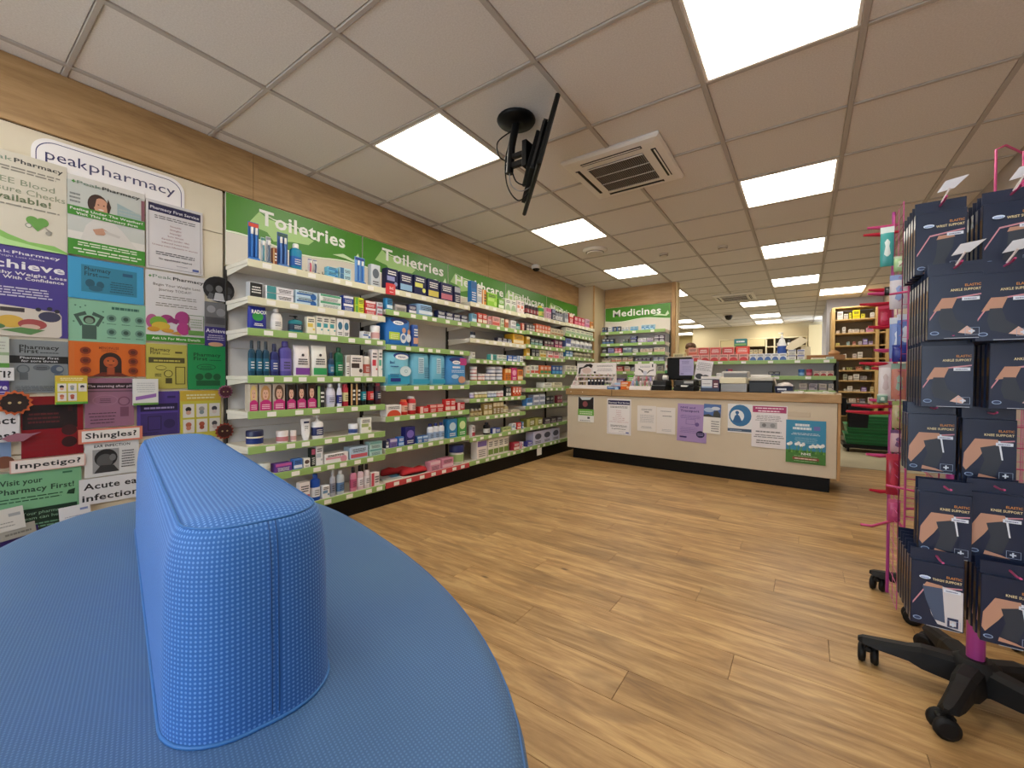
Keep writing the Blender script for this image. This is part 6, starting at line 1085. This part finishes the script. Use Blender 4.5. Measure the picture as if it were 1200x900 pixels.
for k, (px, bk, w, d, rz, lb) in enumerate(((945, .14, .18, .12, .2, 'loose white papers on the worktop beside the tissue tray'), (962, .12, .20, .13, -.1, 'cream papers spread on the worktop right end'), (928, .05, .16, .06, .05, 'folded white sheet at the worktop front edge'))):
    tag(obj('loose_papers', MB().bbox(-w/2, w/2, -d/2, d/2, 0, .006+.004*k, M(['e6e2d8', 'e4dcc4', 'eae6dc'][k], .7), .001).bbox(-w/2+.02, w/2+.01, -d/2+.01, d/2-.01, .0105+.004*k, .013+.004*k, M('efece4', .7), .001), None, cpt(px, bk), CRZ+rz), lb, 'papers')
t = thing('waste_bin', 'small black bin hanging at the right end of the counter', 'bin', (3.345, 4.86, .565)); obj('bin', MB().loft([[(a*q*.075, b*q*.09, z) for a, b in ((-1, -1), (1, -1), (1, 1), (-1, 1))] for q, z in ((.85, 0), (1, .20))], black), t); obj('rim', MB().bbox(-.08, .08, -.095, .095, .2005, .215, blackmatt, .003), t); obj('hanger', MB().bbox(-.118, -.081, -.03, .03, .10, .26, black, .001), t)
# ================================================================== spinner racks at the right
mag = M('a8408c', .3, .2); mag2 = M('c2487c', .35, .2); redh = M('b01c34', .35)
def caster(parent, x, y, rz):
    c = obj('caster', MB().tube([(0, 0, .085), (0, 0, .055)], .008, black, 8).bbox(-.012, .012, -.03, .012, .045, .06, blackmatt, .004), parent, (x, y, 0), rz)
    for s_ in (-1, 1): obj('wheel', MB().lathe([(.012, -.012), (.026, -.010), (.031, 0), (.030, .008), (.02, .011)], blackmatt, 16), c, (s_*.017, -.012, .0315), rot=(0, s_*math.pi/2, 0))
def star_base(t, R, a0, m=blackmatt):
    for k in range(5):
        a = a0+2*math.pi*k/5; rings = []
        for q, w_, zt, zb in ((.03, .036, .125, .05), (.12, .033, .122, .06), (R*.6, .028, .112, .07), (R*.9, .026, .10, .072), (R+.015, .022, .094, .076), (R+.028, .010, .088, .080)):
            rings.append([(q*math.cos(a)-s_*w_*math.sin(a), q*math.sin(a)+s_*w_*math.cos(a), z) for s_, z in ((-1, zb), (-.8, zt-.012), (-.45, zt), (.45, zt), (.8, zt-.012), (1, zb))])
        obj('leg', MB().loft(rings, m, smooth=False), t); caster(t, R*math.cos(a), R*math.sin(a), a+.6*k)
    obj('hub', MB().lathe([(.052, .045), (.055, .12), (.036, .135)], m, 20), t)
def grid_panel(t, name, o, ux, W, z0, z1, m, nx, nz, r=.0022):
    """wire grid from o along ux"""
    mb = MB(); o = Vector(o); ux = Vector(ux)
    for i in range(nx+1): mb.tube([o+ux*(W*i/nx)+Vector((0, 0, z0)), o+ux*(W*i/nx)+Vector((0, 0, z1))], r*(1.6 if i in (0, nx) else 1), m, 6)
    for j in range(nz+1): z = z0+(z1-z0)*j/nz; mb.tube([o+Vector((0, 0, z)), o+ux*W+Vector((0, 0, z))], r, m, 5)
    return obj(name, mb, t)
RX, RY = 3.385, 1.86
rk = thing('spinner_rack', 'magenta wire spinner rack on black five-star castors holding support boxes', 'display rack', (RX, RY, 0))
star_base(rk, .25, math.radians(174))
obj('pole', MB().tube([(0, 0, .12), (0, 0, 1.40)], .021, mag, 16), rk)
HW = .19
grid_panel(rk, 'wire_panel', (-HW, -.16, 0), (1, 0, 0), 2*HW+.12, .52, 1.43, mag2, 7, 16, .0018)
grid_panel(rk, 'wire_panel', (HW+.12, -.16, 0), (0, 1, 0), .34, .52, 1.43, mag2, 4, 16, .0018)
for s_ in (.6, 1.3): obj('spoke', MB().tube([(-HW, -.16, s_), (HW+.12, .18, s_)], .004, mag2, 6).tube([(-HW, .18, s_), (HW+.12, -.16, s_)], .004, mag2, 6), rk)
obj('top_loop', MB().tube([(-.02, -.16, 1.43), (-.02, -.16, 1.62), (.0, -.15, 1.63), (.16, .10, 1.63), (.165, .11, 1.60)], .003, mag2, 6).tube([(.03, -.16, 1.43), (.03, -.16, 1.60), (.05, -.15, 1.61), (.19, .05, 1.61), (.20, .06, 1.58)], .003, mag2, 6), rk)
# support boxes
BWD, BH, BT = .094, .158, .019
SKIN, SLV = 'b98a72', '2c313c'
def sb_print(kind):
    p = Print(BWD, BH, -BT/2, .0003, (-BWD/2, 0))
    p.p([(.04, .30), (.30, .60), (.96, .66), (.96, .68), (.29, .625), (.04, .335)], 'c88a94')
    if kind == 'wrist': p.p([(.30, .04), (.42, .30), (.44, .55), (.76, .56), (.74, .40), (.60, .20), (.62, .04)], SLV).p([(.42, .54), (.46, .60), (.74, .61), (.78, .56)], SKIN).p([(.16, .02), (.34, .12), (.58, .05), (.60, .02)], SKIN)
    elif kind == 'ankle': p.p([(.10, .44), (.26, .64), (.54, .64), (.44, .46), (.28, .46)], SKIN).p([(.24, .48), (.44, .48), (.52, .30), (.72, .20), (.56, .10), (.26, .16), (.20, .30)], SLV).p([(.56, .10), (.72, .20), (.86, .12), (.80, .07)], 'd8b0a0')
    elif kind == 'knee': p.p([(.04, .44), (.24, .68), (.66, .68), (.70, .58), (.44, .52), (.30, .36), (.08, .16), (.02, .22)], SKIN).p([(.34, .54), (.66, .60), (.74, .34), (.62, .10), (.32, .12), (.42, .34)], SLV).p([(.30, .06), (.32, .12), (.60, .08), (.76, .04)], SKIN).p([(.66, .66), (.70, .66), (.76, .36), (.73, .36)], 'd8dce4')
    else: p.p([(.24, .64), (.60, .66), (.98, .62), (.98, .02), (.52, .06), (.40, .2)], 'cfc8c8').p([(.22, .62), (.60, .64), (.66, .10), (.46, .12), (.30, .40)], '46536c').p([(.24, .62), (.30, .69), (.60, .67), (.60, .63)], SKIN).r(.70, .05, .90, .20, '2c3050').r(.74, .08, .86, .16, 'cfc8c8')
    word = {'wrist': 'WRIST', 'ankle': 'ANKLE', 'knee': 'KNEE', 'thigh': 'THIGH'}[kind]
    p.t('ELASTIC', .95, .80, .035, 'd08a48', 'r', .28, True).t(word+' SUPPORT', .95, .735, .036, 'e2cfa0', 'r', .54, True).r(.62, .585, .93, .635, 'd8dce6').lines(.64, .60, .90, .625, 1, '6a7088', .6).e(.13, .10, .085, '8fa4c4', .03).e(.13, .10, .065, '2c3c60', .02)
    p.frame(.68, .06, .93, .17, .008, '9aa8c0').r(.78, .08, .81, .15, 'd0d8e4').r(.74, .105, .85, .125, 'd0d8e4').r(.30, .012, .92, .02, 'b8bcc8')
    if kind in ('wrist', 'thigh'): p.e(.26, .77, .11, 'cfdcf0', .028).lines(.18, .755, .34, .785, 1, '6a84b8', .5)
    return p.mb.mesh('front_print')
navy = M('18233c', .3); kraft = M('7a5c34', .5); dkb = M('2a2118', .4)
def sb_body():
    mb = MB(); hw, ht = BWD/2, BT/2
    mb.bbox(-hw, hw, -ht, ht, 0, BH, navy, .001)
    for s_ in (-1, 1):
        x = s_*(hw+.0003); mb.add([(x, -ht*.8, .02), (x, ht*.8, .02), (x, ht*.8, BH*.5), (x, -ht*.8, BH*.5)], [(0, 1, 2, 3)], dkb).add([(x, -ht*.7, BH*.5), (x, ht*.7, BH*.5), (x, ht*.7, BH*.78), (x, -ht*.7, BH*.78)], [(0, 1, 2, 3)], kraft)
    return mb.mesh('support_box')
SBB = sb_body(); SBT = MB().add([(-.030, -.0005, BH), (.030, -.0005, BH), (.030, -.0005, BH+.028), (-.030, -.0005, BH+.028)], [(0, 1, 2, 3)], navy).box(-BWD/2, BWD/2, -.0008, .0008, BH, BH+.03, navy).mesh('hang_tab')
SBP = {k: sb_print(k) for k in ('wrist', 'ankle', 'knee', 'thigh')}
HOOK = MB().tube([(0, .16, 0), (0, -.06, 0), (0, -.068, .003)], .0028, M('c0b8b4', .3, .6), 6).mesh('hook')
TAGM = MB().tube([(0, -.02, .002), (0, -.07, .040)], .002, M('e6dcd8', .4), 6).bbox(-.024, .024, -.0012, .0012, 0, .026, M('e8e4e4', .35), .0008)
def hang(px, ytop, Yf, kind, n, rown, coln, tagged=True):
    """front box seen with its top-left corner at (px, ytop) on the plane y = Yf"""
    c = at(px, ytop, 1, Yf); x = c.x+BWD/2; zb = c.z-BH-.0
    hk = obj('hook', MB().tube([(0, RY-.16-Yf, BH+.016), (0, -.03, BH+.016), (0, -.05, BH+.02)], .0026, mag2, 6), rk, (x-RX, Yf-RY, zb))
    if tagged: obj('price_holder', MB().tube([(0, -.004, BH+.02), (.01, -.028, BH+.045)], .0022, M('e6dcd8', .4), 6).loft([[(-.012, -.022, BH+.040), (.018, -.026, BH+.044), (.018, -.024, BH+.044), (-.012, -.020, BH+.040)], [(.0, -.036, BH+.062), (.040, -.042, BH+.066), (.040, -.040, BH+.066), (.0, -.034, BH+.062)]], M('e2e2e6', .35)), hk)
    for i in range(n):
        y = Yf+BT/2+i*(BT+.015)
        if y > RY-.165: break
        lab = 'navy %s support box, %s from front, %s row of the %s column on the rack' % (kind, ORD[i+1], rown, coln)
        o = tag(obj('support_box', SBB, None, (x, y, zb), 0), lab, 'support box', 'support boxes on the spinner rack')
        obj('hang_tab', SBT, o); obj('front_print', SBP[kind], o)
hang(1073, 252, 1.500, 'wrist', 5, 'top', 'left'); hang(1088, 324, 1.44, 'ankle', 7, 'second', 'left'); hang(1080, 405, 1.49, 'ankle', 6, 'third', 'left'); hang(1064, 484, 1.56, 'knee', 3, 'fourth', 'left', False)
hang(1077, 575, 1.46, 'knee', 2, 'fifth', 'left', False); hang(1068, 655, 1.44, 'thigh', 6, 'lowest', 'left', False)
hang(1152, 240, 1.475, 'wrist', 6, 'top', 'right'); hang(1144, 322, 1.44, 'ankle', 6, 'second', 'right'); hang(1160, 402, 1.48, 'ankle', 6, 'third', 'right'); hang(1128, 490, 1.55, 'knee', 3, 'fourth', 'right', False)
hang(1134, 575, 1.48, 'knee', 4, 'fifth', 'right', False); hang(1150, 672, 1.43, 'knee', 6, 'lowest', 'right', False)
# ------------------------------------------------------------------ second rack behind
QX, QY = 3.46, 2.50
r2 = thing('spinner_rack', 'pink wire spinner rack with red hooks behind the support box rack', 'display rack', (QX, QY, 0))
star_base(r2, .235, math.radians(163))
obj('pole', MB().tube([(0, 0, .12), (0, 0, 1.70)], .02, mag, 14), r2)
pink = M('c85a94', .35, .2)
grid_panel(r2, 'wire_panel', (-.20, -.24, 0), (0, 1, 0), .20, .06, 1.70, pink, 2, 34, .0012)
grid_panel(r2, 'wire_panel', (-.20, -.24, 0), (1, 0, 0), .40, .30, 1.62, pink, 5, 20, .0012)
grid_panel(r2, 'wire_panel', (.20, -.24, 0), (0, 1, 0), .44, .30, 1.62, pink, 5, 20, .0012)
obj('edge_rod', MB().tube([(-.205, -.05, .05), (-.205, -.05, 1.72)], .006, mag, 8).tube([(-.205, -.07, .33), (-.205, -.07, 1.70)], .003, pink, 8), r2)
obj('low_bracket', MB().tube([(-.30, -.06, .335), (-.26, -.06, .335), (-.19, -.14, .40), (-.17, -.2, .37)], .006, mag2, 8), r2)
for k, (z, L, y) in enumerate(((1.66, .13, -.06), (1.62, .15, -.10), (1.385, .12, -.06), (1.36, .13, -.12), (1.32, .16, -.09), (1.22, .12, -.08), (1.12, .09, -.05), (1.06, .16, -.12), (1.04, .10, -.06), (.90, .11, -.08), (.875, .19, -.10), (.845, .21, -.06), (.66, .12, -.08), (.50, .10, -.06))):
    obj('red_hook', MB().tube([(-.195, y, z), (-.195-L*.4, y-.01, z-.004), (-.195-L*.78, y-.02, z)], [.006, .009, .005], redh if k % 3 else mag2, 8), r2)
def packet(px, yt, yb, w, Y, c1, c2, label, d=.02):
    a = at(px, yt, 1, Y); b = at(px, yb, 1, Y); h = a.z-b.z
    t = thing('hanging_packet', label, 'packet', (a.x, Y, b.z), 0, 'small packets on the pink rack')
    r = [[(w/2*q*x, d/2*qy*y, h*zz) for x, y in superell(1, 1, 3.5, 12)] for q, qy, zz in ((.95, .2, 0), (1, .9, .1), (1, 1, .5), (.98, .8, .75), (.96, .15, .85))]
    obj('bag', MB().loft(r, M(c1, .3), smooth=True), t); obj('header_card', MB().bbox(-w/2, w/2, -.0015, .0015, h*.84, h, M(c2, .45), .0008), t); obj('contents', MB().lathe([(w*.1, h*.2), (w*.28, h*.3), (w*.24, h*.6), (w*.08, h*.7)], M(c2, .5), 10, sy=.35*d/w*2, c=(0, -d*.35)), t)
packet(1040, 266, 312, .045, 2.36, '3f9a98', 'd8e4e0', 'teal and white packet at the top of the pink rack'); packet(1055, 300, 318, .04, 2.34, '9cc08c', 'c8d8bc', 'pale green netted packet behind the top support boxes')
packet(1054, 322, 362, .06, 2.34, 'c8c4cc', '8aa0d0', 'clear packet with pale blue print below the green one'); packet(1042, 336, 346, .03, 2.36, '1c1a1c', '2c2a2c', 'small black hair band on the pink rack')
packet(1052, 372, 420, .05, 2.33, '7a90c8', 'd4dce8', 'blue and white card packet on the pink rack'); packet(1061, 368, 412, .05, 2.32, '5a74b8', 'c8d0e0', 'darker blue card packet next to the blue and white one'); packet(1055, 404, 424, .05, 2.30, '1c2c84', '2c3c94', 'deep blue packet under the blue cards')
packet(1038, 424, 468, .045, 2.37, 'dcd4d4', 'c8b8b8', 'white cotton packet hanging left of the pink rack'); packet(1044, 440, 470, .03, 2.38, 'e2d8dc', 'c06888', 'pale pink and white packet beside the white cotton one'); packet(1054, 426, 468, .05, 2.33, 'b87868', '8aa898', 'brown and green card packet in mid pink rack')
packet(1034, 462, 472, .035, 2.36, '6a9484', 'c8d4c8', 'small green printed tag on the pink rack'); packet(1055, 470, 502, .05, 2.33, 'b0a47c', '8c9858', 'kraft and olive card packet on the pink rack'); packet(1053, 504, 530, .05, 2.33, 'c0a0a8', '6a4a74', 'mauve beaded packet low on the pink rack')
packet(1047, 532, 580, .045, 2.36, '9c1c34', 'b82c44', 'deep red packet low on the pink rack'); packet(1048, 585, 612, .04, 2.36, 'b84878', 'c85a84', 'pink packet at the foot of the pink rack')
packet(1037, 358, 382, .045, 2.42, 'c02848', 'd84868', 'crimson packet hanging left of the pink rack')
